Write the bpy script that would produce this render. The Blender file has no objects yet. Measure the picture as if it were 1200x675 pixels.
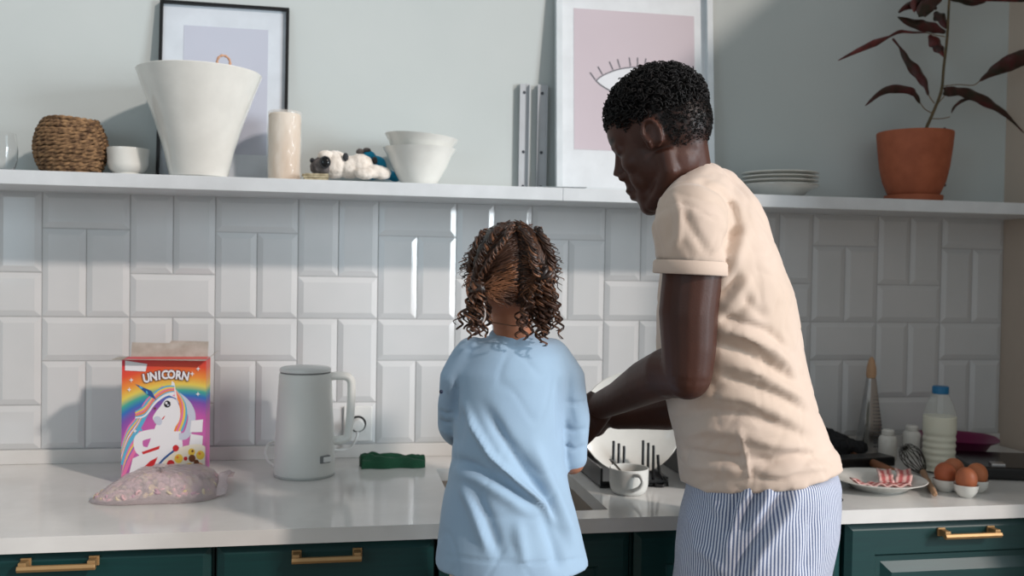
import bpy, bmesh, math, random
import numpy as np
from mathutils import Vector, Matrix
R = random.Random(7)
PI = math.pi
SC = bpy.context.scene
COL = SC.collection

# ------------------------------------------------------------------ camera
F_PX = 1099.465
CAM = np.array([.701, -2.428, 1.368])
YAW, PIT, ROL = .183, -.022, .017
_fw = np.array([math.sin(YAW)*math.cos(PIT), math.cos(YAW)*math.cos(PIT), math.sin(PIT)])
_r0 = np.array([math.cos(YAW), -math.sin(YAW), 0.]); _u0 = np.cross(_r0, _fw)
_r = _r0*math.cos(ROL)+_u0*math.sin(ROL); _u = -_r0*math.sin(ROL)+_u0*math.cos(ROL)
cd = bpy.data.cameras.new('camera'); cam = bpy.data.objects.new('camera', cd); COL.objects.link(cam)
cd.sensor_width = 36; cd.lens = F_PX/1200*36; cd.clip_start = .05; cd.clip_end = 60
M4 = Matrix.Identity(4)
for i in range(3):
    M4[i][0] = _r[i]; M4[i][1] = _u[i]; M4[i][2] = -_fw[i]; M4[i][3] = CAM[i]
cam.matrix_world = M4
cd.dof.use_dof = True; cd.dof.focus_distance = 1.6; cd.dof.aperture_fstop = 4.5
SC.camera = cam

# ------------------------------------------------------------------ light
SC.view_settings.view_transform = 'Standard'; SC.view_settings.look = 'None'
SC.view_settings.gamma = 1; SC.view_settings.use_curve_mapping = False
SC.view_settings.exposure = 0.13
W = bpy.data.worlds.new('room_air'); SC.world = W; W.use_nodes = True
W.node_tree.nodes['Background'].inputs[0].default_value = (.75, .78, .79, 1)
W.node_tree.nodes['Background'].inputs[1].default_value = .45
def lamp(kind, name, loc, direction, energy, color, **kw):
    d = bpy.data.lights.new(name, kind); o = bpy.data.objects.new(name, d); COL.objects.link(o)
    o.location = loc; o.rotation_euler = Vector(direction).to_track_quat('-Z', 'Y').to_euler()
    d.energy = energy; d.color = color
    for k, v in kw.items(): setattr(d, k, v)
    return o
SUN_DIR = (-.93, 1, -.78)
lamp('SUN', 'sun', (4, -4, 4), SUN_DIR, 1.75, (1, .86, .78), angle=math.radians(3.2))
lamp('AREA', 'window_daylight', (4.9, -3.2, 1.80), (-3.7, 2.2, -.28), 165, (.86, .94, 1), shape='RECTANGLE', size=1.3, size_y=1.7)
lamp('AREA', 'left_cool_fill', (-1.6, -3.4, 2.0), (1.9, 3.0, -.45), 12, (.64, .86, 1), shape='RECTANGLE', size=1.2, size_y=1.5)  # added cool fill from the left; no window known on that side

# ------------------------------------------------------------------ helpers
def ray(px, py): return _fw + _r*(px-600)/F_PX - _u*(py-337.5)/F_PX
def at(px, py, Y):
    d = ray(px, py); return CAM + d*(Y-CAM[1])/d[1]
def atz(px, py, z):
    d = ray(px, py); return CAM + d*(z-CAM[2])/d[2]
def proj(co):
    d = co-CAM; w = d@_fw
    return np.stack([600+F_PX*(d@_r)/w, 337.5-F_PX*(d@_u)/w], -1)
def lin(c):
    c = c/255.; return c/12.92 if c <= .04045 else ((c+.055)/1.055)**2.4
def rgb(r, g, b): return (lin(r), lin(g), lin(b), 1)
_mats = {}
def mat(name, col, rough=.5, metal=0, spec=.5, coat=0, col2=None, nscale=20, ndetail=4, bump=0, bscale=None, sheen=0, trans=0, ior=1.45, sss=0, alpha=1, stretch=None, rlo=None):
    if name in _mats: return _mats[name]
    m = bpy.data.materials.new(name); m.use_nodes = True; nt = m.node_tree; N = nt.nodes; L = nt.links
    b = N['Principled BSDF']; _mats[name] = m
    b.inputs['Base Color'].default_value = col; b.inputs['Roughness'].default_value = rough
    b.inputs['Metallic'].default_value = metal; b.inputs['Specular IOR Level'].default_value = spec
    b.inputs['Coat Weight'].default_value = coat; b.inputs['Coat Roughness'].default_value = .08
    b.inputs['Sheen Weight'].default_value = sheen; b.inputs['Transmission Weight'].default_value = trans
    b.inputs['IOR'].default_value = ior; b.inputs['Alpha'].default_value = alpha
    if sss: b.inputs['Subsurface Weight'].default_value = sss; b.inputs['Subsurface Radius'].default_value = (.02, .008, .004); b.inputs['Subsurface Scale'].default_value = .5
    tc = N.new('ShaderNodeTexCoord'); mp = N.new('ShaderNodeMapping'); L.new(tc.outputs['Object'], mp.inputs[0])
    if stretch: mp.inputs['Scale'].default_value = stretch
    nz = N.new('ShaderNodeTexNoise'); nz.inputs['Scale'].default_value = nscale; nz.inputs['Detail'].default_value = ndetail
    L.new(mp.outputs[0], nz.inputs['Vector'])
    if col2 is None: col2 = tuple(min(1, c*.93) for c in col[:3])+(1,)
    mx = N.new('ShaderNodeMixRGB'); mx.inputs[1].default_value = col; mx.inputs[2].default_value = col2
    rp = N.new('ShaderNodeMapRange'); rp.inputs[1].default_value = .35; rp.inputs[2].default_value = .65
    L.new(nz.outputs[0], rp.inputs[0]); L.new(rp.outputs[0], mx.inputs[0]); L.new(mx.outputs[0], b.inputs['Base Color'])
    if bump:
        n2 = N.new('ShaderNodeTexNoise'); n2.inputs['Scale'].default_value = bscale or nscale; n2.inputs['Detail'].default_value = 3
        L.new(mp.outputs[0], n2.inputs['Vector'])
        bp = N.new('ShaderNodeBump'); bp.inputs['Strength'].default_value = bump; bp.inputs['Distance'].default_value = .002
        L.new(n2.outputs[0], bp.inputs['Height']); L.new(bp.outputs[0], b.inputs['Normal'])
    return m

class MB:
    def __init__(s): s.v = []; s.f = []; s.m = []
    def add(s, vs, fs, mi=0):
        n = len(s.v); s.v += [tuple(float(c) for c in p) for p in vs]; s.f += [tuple(n+i for i in f) for f in fs]; s.m += [mi]*len(fs); return s
    def box(s, lo, hi, mi=0):
        x0, y0, z0 = lo; x1, y1, z1 = hi
        return s.add([(x0,y0,z0),(x1,y0,z0),(x1,y1,z0),(x0,y1,z0),(x0,y0,z1),(x1,y0,z1),(x1,y1,z1),(x0,y1,z1)],
            [(0,3,2,1),(4,5,6,7),(0,1,5,4),(1,2,6,5),(2,3,7,6),(3,0,4,7)], mi)
    def obox(s, c, ax, ay, az, mi=0):
        c, ax, ay, az = map(np.array, (c, ax, ay, az)); vs = []
        for k in (-1, 1):
            for i, j in ((-1,-1),(1,-1),(1,1),(-1,1)): vs.append(c+ax*i+ay*j+az*k)
        return s.add(vs, [(0,3,2,1),(4,5,6,7),(0,1,5,4),(1,2,6,5),(2,3,7,6),(3,0,4,7)], mi)
    def lathe(s, prof, c, seg=48, mi=0, fn=None):
        vs = []; fs = []
        for r_, z in prof:
            for k in range(seg):
                a = 2*PI*k/seg; rr = max(r_, 1e-5)*(fn(a, z) if fn else 1)
                vs.append((c[0]+rr*math.cos(a), c[1]+rr*math.sin(a), c[2]+z))
        for i in range(len(prof)-1):
            for k in range(seg):
                k2 = (k+1) % seg; fs.append((i*seg+k, i*seg+k2, (i+1)*seg+k2, (i+1)*seg+k))
        return s.add(vs, fs, mi)
    def rings(s, rings, mi=0, cap=True):
        n = len(rings[0]); vs = [p for r_ in rings for p in r_]; fs = []
        for i in range(len(rings)-1):
            for k in range(n):
                k2 = (k+1) % n; fs.append((i*n+k, i*n+k2, (i+1)*n+k2, (i+1)*n+k))
        if cap:
            fs.append(tuple(range(n))[::-1]); fs.append(tuple(range((len(rings)-1)*n, len(rings)*n)))
        return s.add(vs, fs, mi)
    def tube(s, pts, rad, seg=10, mi=0, flat=None, cap=True):
        P = [np.array(p, float) for p in pts]; n = len(P)
        if not hasattr(rad, '__len__'): rad = [rad]*n
        T = []
        for i in range(n):
            t = P[min(i+1, n-1)]-P[max(i-1, 0)]; T.append(t/(np.linalg.norm(t)+1e-9))
        up = np.array([0, 0, 1.]) if abs(T[0][2]) < .9 else np.array([1., 0, 0])
        a = np.cross(T[0], up); a /= np.linalg.norm(a); rs = []
        for i in range(n):
            a = a-T[i]*(a@T[i]); a /= np.linalg.norm(a)+1e-9; b = np.cross(T[i], a)
            fx, fy = flat if flat else (1, 1)
            rs.append([P[i]+rad[i]*(a*math.cos(2*PI*k/seg)*fx+b*math.sin(2*PI*k/seg)*fy) for k in range(seg)])
        return s.rings(rs, mi, cap)
    def ell(s, c, r, seg=20, rows=12, mi=0, rot=None):
        vs = []; c = np.array(c, float)
        if not hasattr(r, '__len__'): r = (r, r, r)
        for i in range(rows+1):
            t = PI*i/rows
            for k in range(seg):
                a = 2*PI*k/seg; p = np.array([r[0]*math.sin(t)*math.cos(a), r[1]*math.sin(t)*math.sin(a), -r[2]*math.cos(t)])
                if rot is not None: p = rot@p
                vs.append(c+p)
        fs = []
        for i in range(rows):
            for k in range(seg):
                k2 = (k+1) % seg; fs.append((i*seg+k, i*seg+k2, (i+1)*seg+k2, (i+1)*seg+k))
        return s.add(vs, fs, mi)
    def prism(s, poly, c, ax, ay, az, mi=0):
        """poly in (u,v); placed at c+u*ax+v*ay, thickness vector az"""
        c, ax, ay, az = map(np.array, (c, ax, ay, az)); n = len(poly)
        a = [c+u_*ax+v_*ay for u_, v_ in poly]; b = [p+az for p in a]
        return s.add(a+b, [tuple(range(n))[::-1], tuple(range(n, 2*n))]+[(i, (i+1) % n, n+(i+1) % n, n+i) for i in range(n)], mi)
    def mesh(s, name):
        me = bpy.data.meshes.new(name); me.from_pydata(s.v, [], s.f); me.update()
        me.polygons.foreach_set('material_index', s.m); return me
def wloc(o):
    p = np.zeros(3)
    while o: p += np.array(o.location); o = o.parent
    return p
def obj(name, mb, mats, parent=None, smooth=True, bevel=0, sub=0, sharp=35, weld=True):
    me = mb.mesh(name) if isinstance(mb, MB) else mb
    if weld or True:
        bm = bmesh.new(); bm.from_mesh(me)
        if weld: bmesh.ops.remove_doubles(bm, verts=bm.verts, dist=1e-6)
        bmesh.ops.recalc_face_normals(bm, faces=bm.faces); bm.to_mesh(me); bm.free()
    me.name = name
    if parent is not None:
        w = wloc(parent); me.transform(Matrix.Translation(Vector(-w)))
    if not isinstance(mats, (list, tuple)): mats = [mats]
    for m in mats: me.materials.append(m)
    me.polygons.foreach_set('use_smooth', [bool(smooth)]*len(me.polygons))
    o = bpy.data.objects.new(name, me); COL.objects.link(o); o.parent = parent
    if smooth and sharp < 180:
        try: me.set_sharp_from_angle(angle=math.radians(sharp))
        except Exception: pass
    if bevel:
        b = o.modifiers.new('b', 'BEVEL'); b.width = bevel; b.segments = 3; b.limit_method = 'ANGLE'; b.angle_limit = math.radians(40)
    if sub:
        b = o.modifiers.new('s', 'SUBSURF'); b.levels = sub; b.render_levels = sub
    return o
def tag(o, label, cat, group=None, kind=None):
    if label: o['label'] = label
    if cat: o['category'] = cat
    if group: o['group'] = group
    if kind: o['kind'] = kind
    return o
def thing(name, loc, label, cat, group=None):
    o = bpy.data.objects.new(name, None); COL.objects.link(o); o.location = [float(c) for c in loc]; o.empty_display_size = .05
    return tag(o, label, cat, group)
def struct(name, mb, m, **kw):
    o = obj(name, mb, m, **kw); o['kind'] = 'structure'; return o
def dup(root, loc, label, group=None):
    r2 = root.copy(); COL.objects.link(r2); r2.location = loc; r2['label'] = label
    if group: r2['group'] = group
    for ch in [c for c in bpy.data.objects if c.parent == root]:
        c = ch.copy(); COL.objects.link(c); c.parent = r2
        for g in [g for g in bpy.data.objects if g.parent == ch]:
            d = g.copy(); COL.objects.link(d); d.parent = c
    return r2
def remesh(mb, voxel, smooth=2):
    me = mb.mesh('tmp')
    bm = bmesh.new(); bm.from_mesh(me); bmesh.ops.remove_doubles(bm, verts=bm.verts, dist=1e-6); bmesh.ops.recalc_face_normals(bm, faces=bm.faces); bm.to_mesh(me); bm.free()
    o = bpy.data.objects.new('tmp', me); COL.objects.link(o)
    r_ = o.modifiers.new('r', 'REMESH'); r_.mode = 'VOXEL'; r_.voxel_size = voxel
    if smooth: q = o.modifiers.new('s', 'SMOOTH'); q.factor = .5; q.iterations = smooth
    dg = bpy.context.evaluated_depsgraph_get(); out = bpy.data.meshes.new_from_object(o.evaluated_get(dg))
    bpy.data.objects.remove(o); return out
def get_co(me):
    a = np.empty(len(me.vertices)*3); me.vertices.foreach_get('co', a); return a.reshape(-1, 3)
def get_no(me):
    a = np.empty(len(me.vertices)*3, dtype=np.float32); me.vertex_normals.foreach_get('vector', a) if False else me.vertices.foreach_get('normal', a); return a.reshape(-1, 3).astype(float)
def set_co(me, a): me.vertices.foreach_set('co', a.ravel()); me.update()
def seg_dist(p, poly):
    best = np.full(len(p), 1e9); tt = np.zeros(len(p)); L = len(poly)-1
    for i in range(L):
        a = np.array(poly[i], float); b = np.array(poly[i+1], float); ab = b-a
        t = np.clip(((p-a)@ab)/(ab@ab+1e-9), 0, 1); d = np.linalg.norm(p-(a+t[:, None]*ab), axis=1)
        k = d < best; best[k] = d[k]; tt[k] = (i+t[k])/L
    return best, tt
def folds(me, lst, only_front=True):
    """sculpt cloth folds: each a line on the cloth with a width and a height in metres"""
    co = get_co(me); no = get_no(me); p = proj(co); v = co-CAM; v /= np.linalg.norm(v, axis=1)[:, None]
    face = np.clip(-(v*no).sum(1)*3+.6, 0, 1) if only_front else 1
    disp = np.zeros(len(co))
    for poly, w, amp in lst:
        d, t = seg_dist(p, poly); tap = np.clip(np.sin(PI*np.clip(t*.94+.03, 0, 1))*1.6, 0, 1)
        disp += 1.35*amp*np.exp(-(d/w)**2)*tap*face
    set_co(me, co+no*disp[:, None])
def vnoise(co, s, seed=0):
    q = co*s+seed*13.7
    return (np.sin(q[:, 0]*1.7+np.sin(q[:, 1]*2.3+1.1))+np.sin(q[:, 1]*1.9+np.sin(q[:, 2]*1.7+.3))+np.sin(q[:, 2]*2.1+np.sin(q[:, 0]*2.9+2.2)))/3
def spline(pts, n=6):
    P = [np.array(p, float) for p in pts]; out = []
    for i in range(len(P)-1):
        p0 = P[max(i-1, 0)]; p1 = P[i]; p2 = P[i+1]; p3 = P[min(i+2, len(P)-1)]
        for k in range(n):
            t = k/n; out.append(.5*((2*p1)+(-p0+p2)*t+(2*p0-5*p1+4*p2-p3)*t*t+(-p0+3*p1-3*p2+p3)*t**3))
    out.append(P[-1]); return out

# ------------------------------------------------------------------ materials
plaster = mat('wall_paint', rgb(193, 200, 199), .75, nscale=3, bump=.05, bscale=120, col2=rgb(188, 196, 195))
tile_m = mat('glazed_tile', rgb(210, 212, 213), .10, spec=.55, nscale=6, bump=.10, bscale=14, col2=rgb(205, 208, 209))
grout_m = mat('grout', rgb(186, 187, 187), .9)
white_p = mat('white_lacquer', rgb(214, 219, 222), .38)
quartz = mat('quartz_worktop', rgb(218, 217, 214), .12, spec=.55, nscale=9, ndetail=8, col2=rgb(208, 207, 204))
teal = mat('teal_paint', rgb(4, 56, 56), .46, nscale=30, col2=rgb(4, 52, 53), stretch=(.3, 1, 6))
brass = mat('brushed_brass', rgb(176, 142, 98), .5, metal=.5, nscale=60)
ceramic = mat('white_ceramic', rgb(226, 226, 220), .14, spec=.5, coat=.3)
matte_white = mat('white_plastic', rgb(224, 226, 224), .42)
black_m = mat('black_plastic', rgb(18, 19, 20), .35)
dark_cloth = mat('black_cloth', rgb(22, 23, 25), .9, nscale=80, col2=rgb(38, 39, 42))
steel = mat('steel', rgb(190, 190, 190), .18, metal=1, nscale=50)
floor_m = mat('floor_wood', rgb(120, 95, 70), .5, nscale=5, col2=rgb(96, 74, 54), stretch=(1, 12, 1))
def glass_mat(name, col=(1, 1, 1, 1), rough=0.0):
    m = bpy.data.materials.new(name); m.use_nodes = True; b = m.node_tree.nodes['Principled BSDF']
    b.inputs['Base Color'].default_value = col; b.inputs['Transmission Weight'].default_value = 1; b.inputs['Roughness'].default_value = rough; b.inputs['IOR'].default_value = 1.45
    return m

# ------------------------------------------------------------------ setting
CZ = .875; SZ = 1.561; SD = .23
struct('wall_back', MB().box((-1.2, 0, 0), (2.7, .12, 2.75)), plaster)
struct('wall_right', MB().box((2.6, -1.15, 0), (2.72, .12, 2.75)), mat('wall_paint_right', rgb(190, 176, 162), .7, nscale=3, bump=.05, bscale=120))
struct('floor', MB().box((-1.4, -4, -.1), (3.4, .12, 0)), floor_m)
# glazed bevelled tiles laid in alternating upright pairs and single flat ones
tb = MB(); U = .1067; tb.box((-1.2, -.003, .905), (2.6, -.0005, SZ-.01), 1)
def tile(x0, x1, z0, z1):
    g = .0012; e = .014; x0 += g; x1 -= g; z0 += g; z1 -= g
    if z1 > 1.53: z1 = 1.53
    o_ = [(x0,-.0045,z0),(x1,-.0045,z0),(x1,-.0045,z1),(x0,-.0045,z1)]
    i_ = [(x0+e,-.0095,z0+e),(x1-e,-.0095,z0+e),(x1-e,-.0095,z1-e),(x0+e,-.0095,z1-e)]
    t = [(R.uniform(-1, 1)*.0005) for _ in range(2)]
    i_ = [(x, y+t[0]*((x-x0)/(x1-x0)-.5)+t[1]*((z-z0)/(z1-z0)-.5)*.6, z) for x, y, z in i_]
    b_ = [(x0,-.001,z0),(x1,-.001,z0),(x1,-.001,z1),(x0,-.001,z1)]
    tb.add(o_+i_+b_, [(4,5,6,7),(0,1,5,4),(1,2,6,5),(2,3,7,6),(3,0,4,7),(8,9,1,0),(9,10,2,1),(10,11,3,2),(11,8,0,3)])
for k in range(-6, 13):
    X0 = .2*k; X1 = X0+.2; zr = lambda r_: .91+U*(6-r_)
    if k % 2 == 0: H = (0, 3); V = (1, 4)
    else: H = (2, 5); V = (0, 3)
    for h in H: tile(X0, X1, zr(h+1), zr(h))
    for v in V:
        tile(X0, X0+.1, zr(v+2), zr(v)); tile(X0+.1, X1, zr(v+2), zr(v))
struct('trim_1', tb, [tile_m, grout_m], smooth=False)
struct('trim_2', MB().box((-1.2, -.012, CZ), (2.6, -.0005, .909)), quartz, bevel=.0015)

# shelf: two white boards butted together
for n, (a, b, lb) in enumerate(((-1.2, 1.228, 'long white wall shelf board carrying the bowls and vase, left of the joint'), (1.2285, 2.598, 'white wall shelf board carrying the plates and potted plant, right of the joint'))):
    o = obj('wall_shelf', MB().box((a, -SD, SZ-.031), (b, -.0105 if False else -.001, SZ)), white_p, bevel=.0012, smooth=False)
    tag(o, lb, 'shelf', 'white shelf boards along the wall')

# worktop with sink cut-out
SX0, SX1, SY0, SY1 = .94, 1.25, -.585, -.165
FY = -.648
wt = thing('worktop', (0.7, -.3, .845), 'pale quartz kitchen worktop running under the whole shelf with a sink cut in', 'worktop')
m = MB()
for (x0, y0, x1, y1) in ((-1.2, FY, SX0, -.001), (SX1, FY, 2.597, -.001), (SX0, FY, SX1, SY0), (SX0, SY1, SX1, -.001)): m.box((x0, y0, .846), (x1, y1, CZ))
obj('slab', m, quartz, wt, smooth=False)
sk = thing('kitchen_sink', ((SX0+SX1)/2, -.38, .68), 'taupe undermount kitchen sink basin beside the girl in blue', 'sink')
m = MB(); sm = mat('taupe_sink', rgb(150, 140, 130), .4)
m.box((SX0-.012, SY0-.012, .68), (SX1+.012, SY1+.012, .69))
m.box((SX0-.012, SY0-.012, .68), (SX0, SY1+.012, .8455)); m.box((SX1, SY0-.012, .68), (SX1+.012, SY1+.012, .8455))
m.box((SX0, SY0-.012, .68), (SX1, SY0, .8455)); m.box((SX0, SY1, .68), (SX1, SY1+.012, .8455))
obj('basin', m, sm, sk, bevel=.001, smooth=False)
obj('drain', MB().lathe([(0, .0102), (.03, .0102), (.034, .013), (.038, .0102)], ((SX0+SX1)/2, -.38, .68), 32), steel, sk)

# base cabinets
def cabinet(x0, x1, label, kind, hx=None, name='base_cabinet'):
    t = thing(name, ((x0+x1)/2, -.31, 0), label, 'cabinet', 'green base cabinets under the worktop')
    cut = (x0 < SX1 and x1 > SX0)
    m = MB(); m.box((x0+.001, -.60, .10), (x1-.001, -.02, .66 if cut else .8445)); m.box((x0+.001, -.56, 0), (x1-.001, -.05, .1))
    obj('body', m, teal, t, smooth=False)
    z0, z1 = (.60, .838) if kind == 'drawer' else (.12, .838)
    a, b = x0+.005, x1-.005; f = MB(); yb, yf = -.601, -.625
    bw, th = .060, .007
    o_ = [(a, z0), (b, z0), (b, z1), (a, z1)]
    def rr(d, y): return [(a+d, y, z0+d), (b-d, y, z0+d), (b-d, y, z1-d), (a+d, y, z1-d)]
    if kind == 'drawer': loops = [rr(0, yb), rr(0, yf+.008), rr(.014, yf)]
    else: loops = [rr(0, yb), rr(0, yf+.008), rr(.014, yf), rr(.066, yf), rr(.072, yf+.009), rr(.084, yf+.009), rr(.106, yf-.001)]
    vs = [p for l in loops for p in l]; fs = [(0, 3, 2, 1)]
    for i in range(len(loops)-1):
        for k in range(4): fs.append((i*4+k, i*4+(k+1) % 4, (i+1)*4+(k+1) % 4, (i+1)*4+k))
    n = (len(loops)-1)*4; fs.append((n, n+1, n+2, n+3)); f.add(vs, fs)
    d = obj('drawer_front' if kind == 'drawer' else 'door', f, teal, t, smooth=False)
    if kind == 'drawer':
        m = MB()
        for q in (0, 1):
            z1b = .592-q*.24; m.box((a, yf+.004, z1b-.23), (b, yb, z1b))
        obj('lower_front', m, teal, t, smooth=False, bevel=.004)
    if hx:
        h0, h1, hz = hx; h = MB(); yh = yf-.026
        h.tube([(h0, yh, hz), (h1, yh, hz)], .0062, 6)
        for px in (h0+.008, h1-.008):
            h.box((px-.0065, yh, hz-.0065+.004), (px+.0065, yf-.003, hz+.0065+.004)); h.box((px-.009, yf-.004, hz-.005), (px+.009, yf+.0005, hz+.013))
        obj('handle', h, brass, d, bevel=.001, smooth=False)
    return t
cabinet(-.12, .479, 'green base cabinet below the cereal bag, brass handle at far left', 'drawer', (.148, .279, .819))
cabinet(.480, .895, 'green base cabinet with brass handle below the kettle', 'drawer', (.622, .751, .815))
cabinet(.896, 1.29, 'dark green cabinet under the sink behind the girl', 'door')
cabinet(1.291, 1.755, 'dark green cabinet behind the man in striped shorts', 'door')
cabinet(1.756, 2.44, 'green panelled cabinet with brass handle under the egg cups', 'door', (1.973, 2.108, .812))
cabinet(2.441, 2.597, 'narrow green cabinet against the right wall', 'door')

# socket
t = thing('power_socket', (.755, -.0105, .963), 'white square wall socket on the tiles beside the kettle', 'socket')
obj('cover_plate', MB().box((.718, -.017, .918), (.790, -.0098, 1.008)), matte_white, t, bevel=.003, smooth=False)
m = MB(); m.lathe([(.021, 0), (.021, .002), (.018, .0025), (.0175, .0005), (0, .0005)], (0, 0, 0), 32); me = m.mesh('s'); me.transform(Matrix.Translation((.754, -.017, .963))@Matrix.Rotation(PI/2, 4, 'X'))
obj('socket_insert', me, black_m, t)

# ================================================================== shelf things
OY = -.12
def onshelf(px, y=OY): p = at(px, 205, y); return np.array([p[0], y, SZ])
clear = glass_mat('clear_glass')
# tumbler
c = onshelf(1); c[2] = SZ+.0003
prof = [(0, 0), (.022, 0), (.027, .004), (.034, .03), (.035, .055), (.031, .09), (.0298, .09), (.0335, .055), (.0325, .03), (.024, .008), (0, .008)]
tag(obj('glass_tumbler', MB().lathe(prof, c, 40), clear), 'clear stemless glass at the far left end of the shelf', 'glass')
# woven basket
c = onshelf(83)
t = thing('woven_basket', c, 'round brown seagrass basket between the glass and small white bowl', 'basket')
rope = mat('seagrass', rgb(150, 118, 84), .85, nscale=90, col2=rgb(78, 56, 38), bump=.4, bscale=200)
def brad(z):
    s = z/.128; return .049+.027*math.sin(PI*min(1, s*.93+.04))**.8
for i in range(15):
    z = .005+i*.0085; r0 = brad(z); ph = R.uniform(0, 6); m = MB()
    for strand in range(2):
        pts = []
        for k in range(73):
            a = 2*PI*k/72; w = a*11+PI*strand+ph
            pts.append((c[0]+(r0+.0022*math.cos(w))*math.cos(a), c[1]+(r0+.0022*math.cos(w))*math.sin(a), c[2]+z+.0022*math.sin(w)+.0014*math.sin(3*a+ph)))
        m.tube(pts, .0034, 7)
    obj('rope_coil', m, rope, t, weld=False)
obj('basket_wall', MB().lathe([(0, .001)]+[(brad(z)-.004, z) for z in np.linspace(.001, .122, 12)]+[(brad(z)-.007, z) for z in np.linspace(.122, .01, 10)]+[(0, .009)], c, 40), rope, t)
# small bowl
c = onshelf(150)
prof = [(0, 0), (.028, 0), (.030, .004), (.031, .010), (.041, .018), (.045, .03), (.0455, .050), (.0465, .0535), (.0475, .066), (.0445, .067), (.043, .05), (.040, .025), (.03, .016), (0, .014)]
tag(obj('small_bowl', MB().lathe(prof, c, 48), ceramic), 'small white footed stacking bowl beside the woven basket', 'bowl')
# big tapered vase
c = onshelf(233, -.165); c[1] = -.165
prof = [(0, 0), (.060, 0), (.064, .003), (.078, .07), (.098, .14), (.121, .21), (.1385, .262), (.1375, .2635), (.1345, .262), (.117, .21), (.094, .14), (.074, .07), (.058, .012), (0, .01)]
prof = [(r_, z_*.915) for r_, z_ in prof]
tag(obj('tapered_vase', MB().lathe(prof, c, 80), ceramic), 'large white tapered vase standing before the black picture frame', 'vase')
VC = c
# ring handle of a ladle standing inside the vase
p = at(262, 74, -.16); m = MB()
ring = [(p[0]+.0145*math.cos(a), -.16+.003*math.sin(2*a), p[2]+.0175*math.sin(a)) for a in np.linspace(-.75, PI+.75, 26)]
m.tube(ring, [.0028+.0007*math.sin(i*1.9) for i in range(26)], 8)
m.tube([ring[-1], ring[-1]+np.array([.002, 0, -.02]), (VC[0]+.01, -.155, SZ+.0105)], .0025, 8); m.tube([ring[0], ring[0]+np.array([-.004, 0, -.02]), (VC[0]+.016, -.155, SZ+.0105)], .0025, 8)
tag(obj('looped_handle', m, mat('tan_wood', rgb(196, 150, 120), .4)), 'tan ring-shaped handle sticking up out of the tapered vase', 'utensil')
# black frame
def leaning_frame(name, x0, x1, z1, label, fw_, depth, mframe, mmat, art, artrect, y0=-.040, y1=-.002):
    H = (z1-SZ); ang = math.atan2(y1-y0, H)
    base = np.array([(x0+x1)/2, y0, SZ]); t = thing(name, base, label, 'picture')
    ay = np.array([0, math.sin(ang), math.cos(ang)]); an = np.array([0, -math.cos(ang), math.sin(ang)])
    L = H/math.cos(ang); w = (x1-x0)/2; ax = np.array([1., 0, 0])
    def q(u, v, n): return base+ax*u+ay*v+an*n
    m = MB()
    for (u0, u1, v0, v1) in ((-w, -w+fw_, 0, L), (w-fw_, w, 0, L), (-w+fw_, w-fw_, 0, fw_), (-w+fw_, w-fw_, L-fw_, L)):
        m.obox(q((u0+u1)/2, (v0+v1)/2, depth/2), ax*(u1-u0)/2, ay*(v1-v0)/2, an*depth/2)
    obj('frame', m, mframe, t, smooth=False, bevel=.0007)
    m = MB(); m.obox(q(0, L/2, .003), ax*(w-fw_*.7), ay*(L/2-fw_*.7), an*.002); obj('mat_board', m, mmat, t, smooth=False)
    a0, a1, b0, b1 = artrect; a0 -= base[0]; a1 -= base[0]; b0 = (b0-SZ)/math.cos(ang); b1 = (b1-SZ)/math.cos(ang)
    m = MB(); m.obox(q((a0+a1)/2, (b0+b1)/2, .0052), ax*(a1-a0)/2, ay*(b1-b0)/2, an*.0004); o = obj('print', m, art, t, smooth=False)
    return t, q, ax, ay, an, o, (a0, a1, b0, b1)
leaning_frame('picture_frame', .266, .572, 2.003, 'thin black picture frame with lavender print, behind the tapered vase', .0075, .014,
    black_m, mat('white_mount', rgb(206, 214, 222), .5), mat('lavender_print', rgb(188, 193, 207), .45, nscale=2), (.322, .522, 1.633, 1.946))
mf = mat('white_frame', rgb(214, 222, 226), .35)
t, q, ax, ay, an, pr, ar = leaning_frame('picture_frame', 1.250, 1.682, 2.125, 'large white picture frame with pink eye print behind the man', .016, .02,
    mf, mat('white_mount2', rgb(222, 228, 232), .5), mat('pink_print', rgb(203, 192, 200), .5, nscale=2), (1.300, 1.634, 1.678, 2.052), y0=-.050)
ink = mat('grey_ink', rgb(112, 112, 120), .7)
m = MB(); e = MB()
def eyept(px, py): p = at(px, py, -.035); return (p[0]-(1.250+1.682)/2, (p[2]-SZ)*1.0025)
cx_, cz_ = eyept(748, 97); half = cx_-eyept(699, 96)[0]; hh = .040
top = [(cx_-half+2*half*s, cz_+hh*math.sin(PI*s)**.75*1.05) for s in np.linspace(0, 1, 25)]
bot = [(cx_-half+2*half*s, cz_-hh*math.sin(PI*s)**.8*1.05) for s in np.linspace(0, 1, 25)]
e.prism(top+bot[::-1][1:-1], q(0, 0, .0056), ax, ay, an*.0003)
obj('eye_white', e, mat('print_white', rgb(226, 230, 236), .5), pr, smooth=False)
def line(pts, w=.0016):
    for i in range(len(pts)-1):
        a = np.array(pts[i]); b = np.array(pts[i+1]); d = b-a; L_ = np.linalg.norm(d)+1e-9; d /= L_; n_ = np.array([-d[1], d[0]])*w
        m.prism([a-n_-d*w*.5, b-n_+d*w*.5, b+n_+d*w*.5, a+n_-d*w*.5], q(0, 0, .0060), ax, ay, an*.0003)
line(top); line(bot)
for k in range(11):
    s = .0+k/10*1.0; i = min(24, int(round(s*24))); pnt = np.array(top[i]); dirn = np.array([(s-.5)*1.5, 1.0]); dirn /= np.linalg.norm(dirn)
    line([pnt+dirn*.004, pnt+dirn*.026])
for k in range(30): pass
line([(cx_+.016*math.cos(a), cz_+.002+.022*math.sin(a)) for a in np.linspace(0, 2*PI, 24)])
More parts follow.
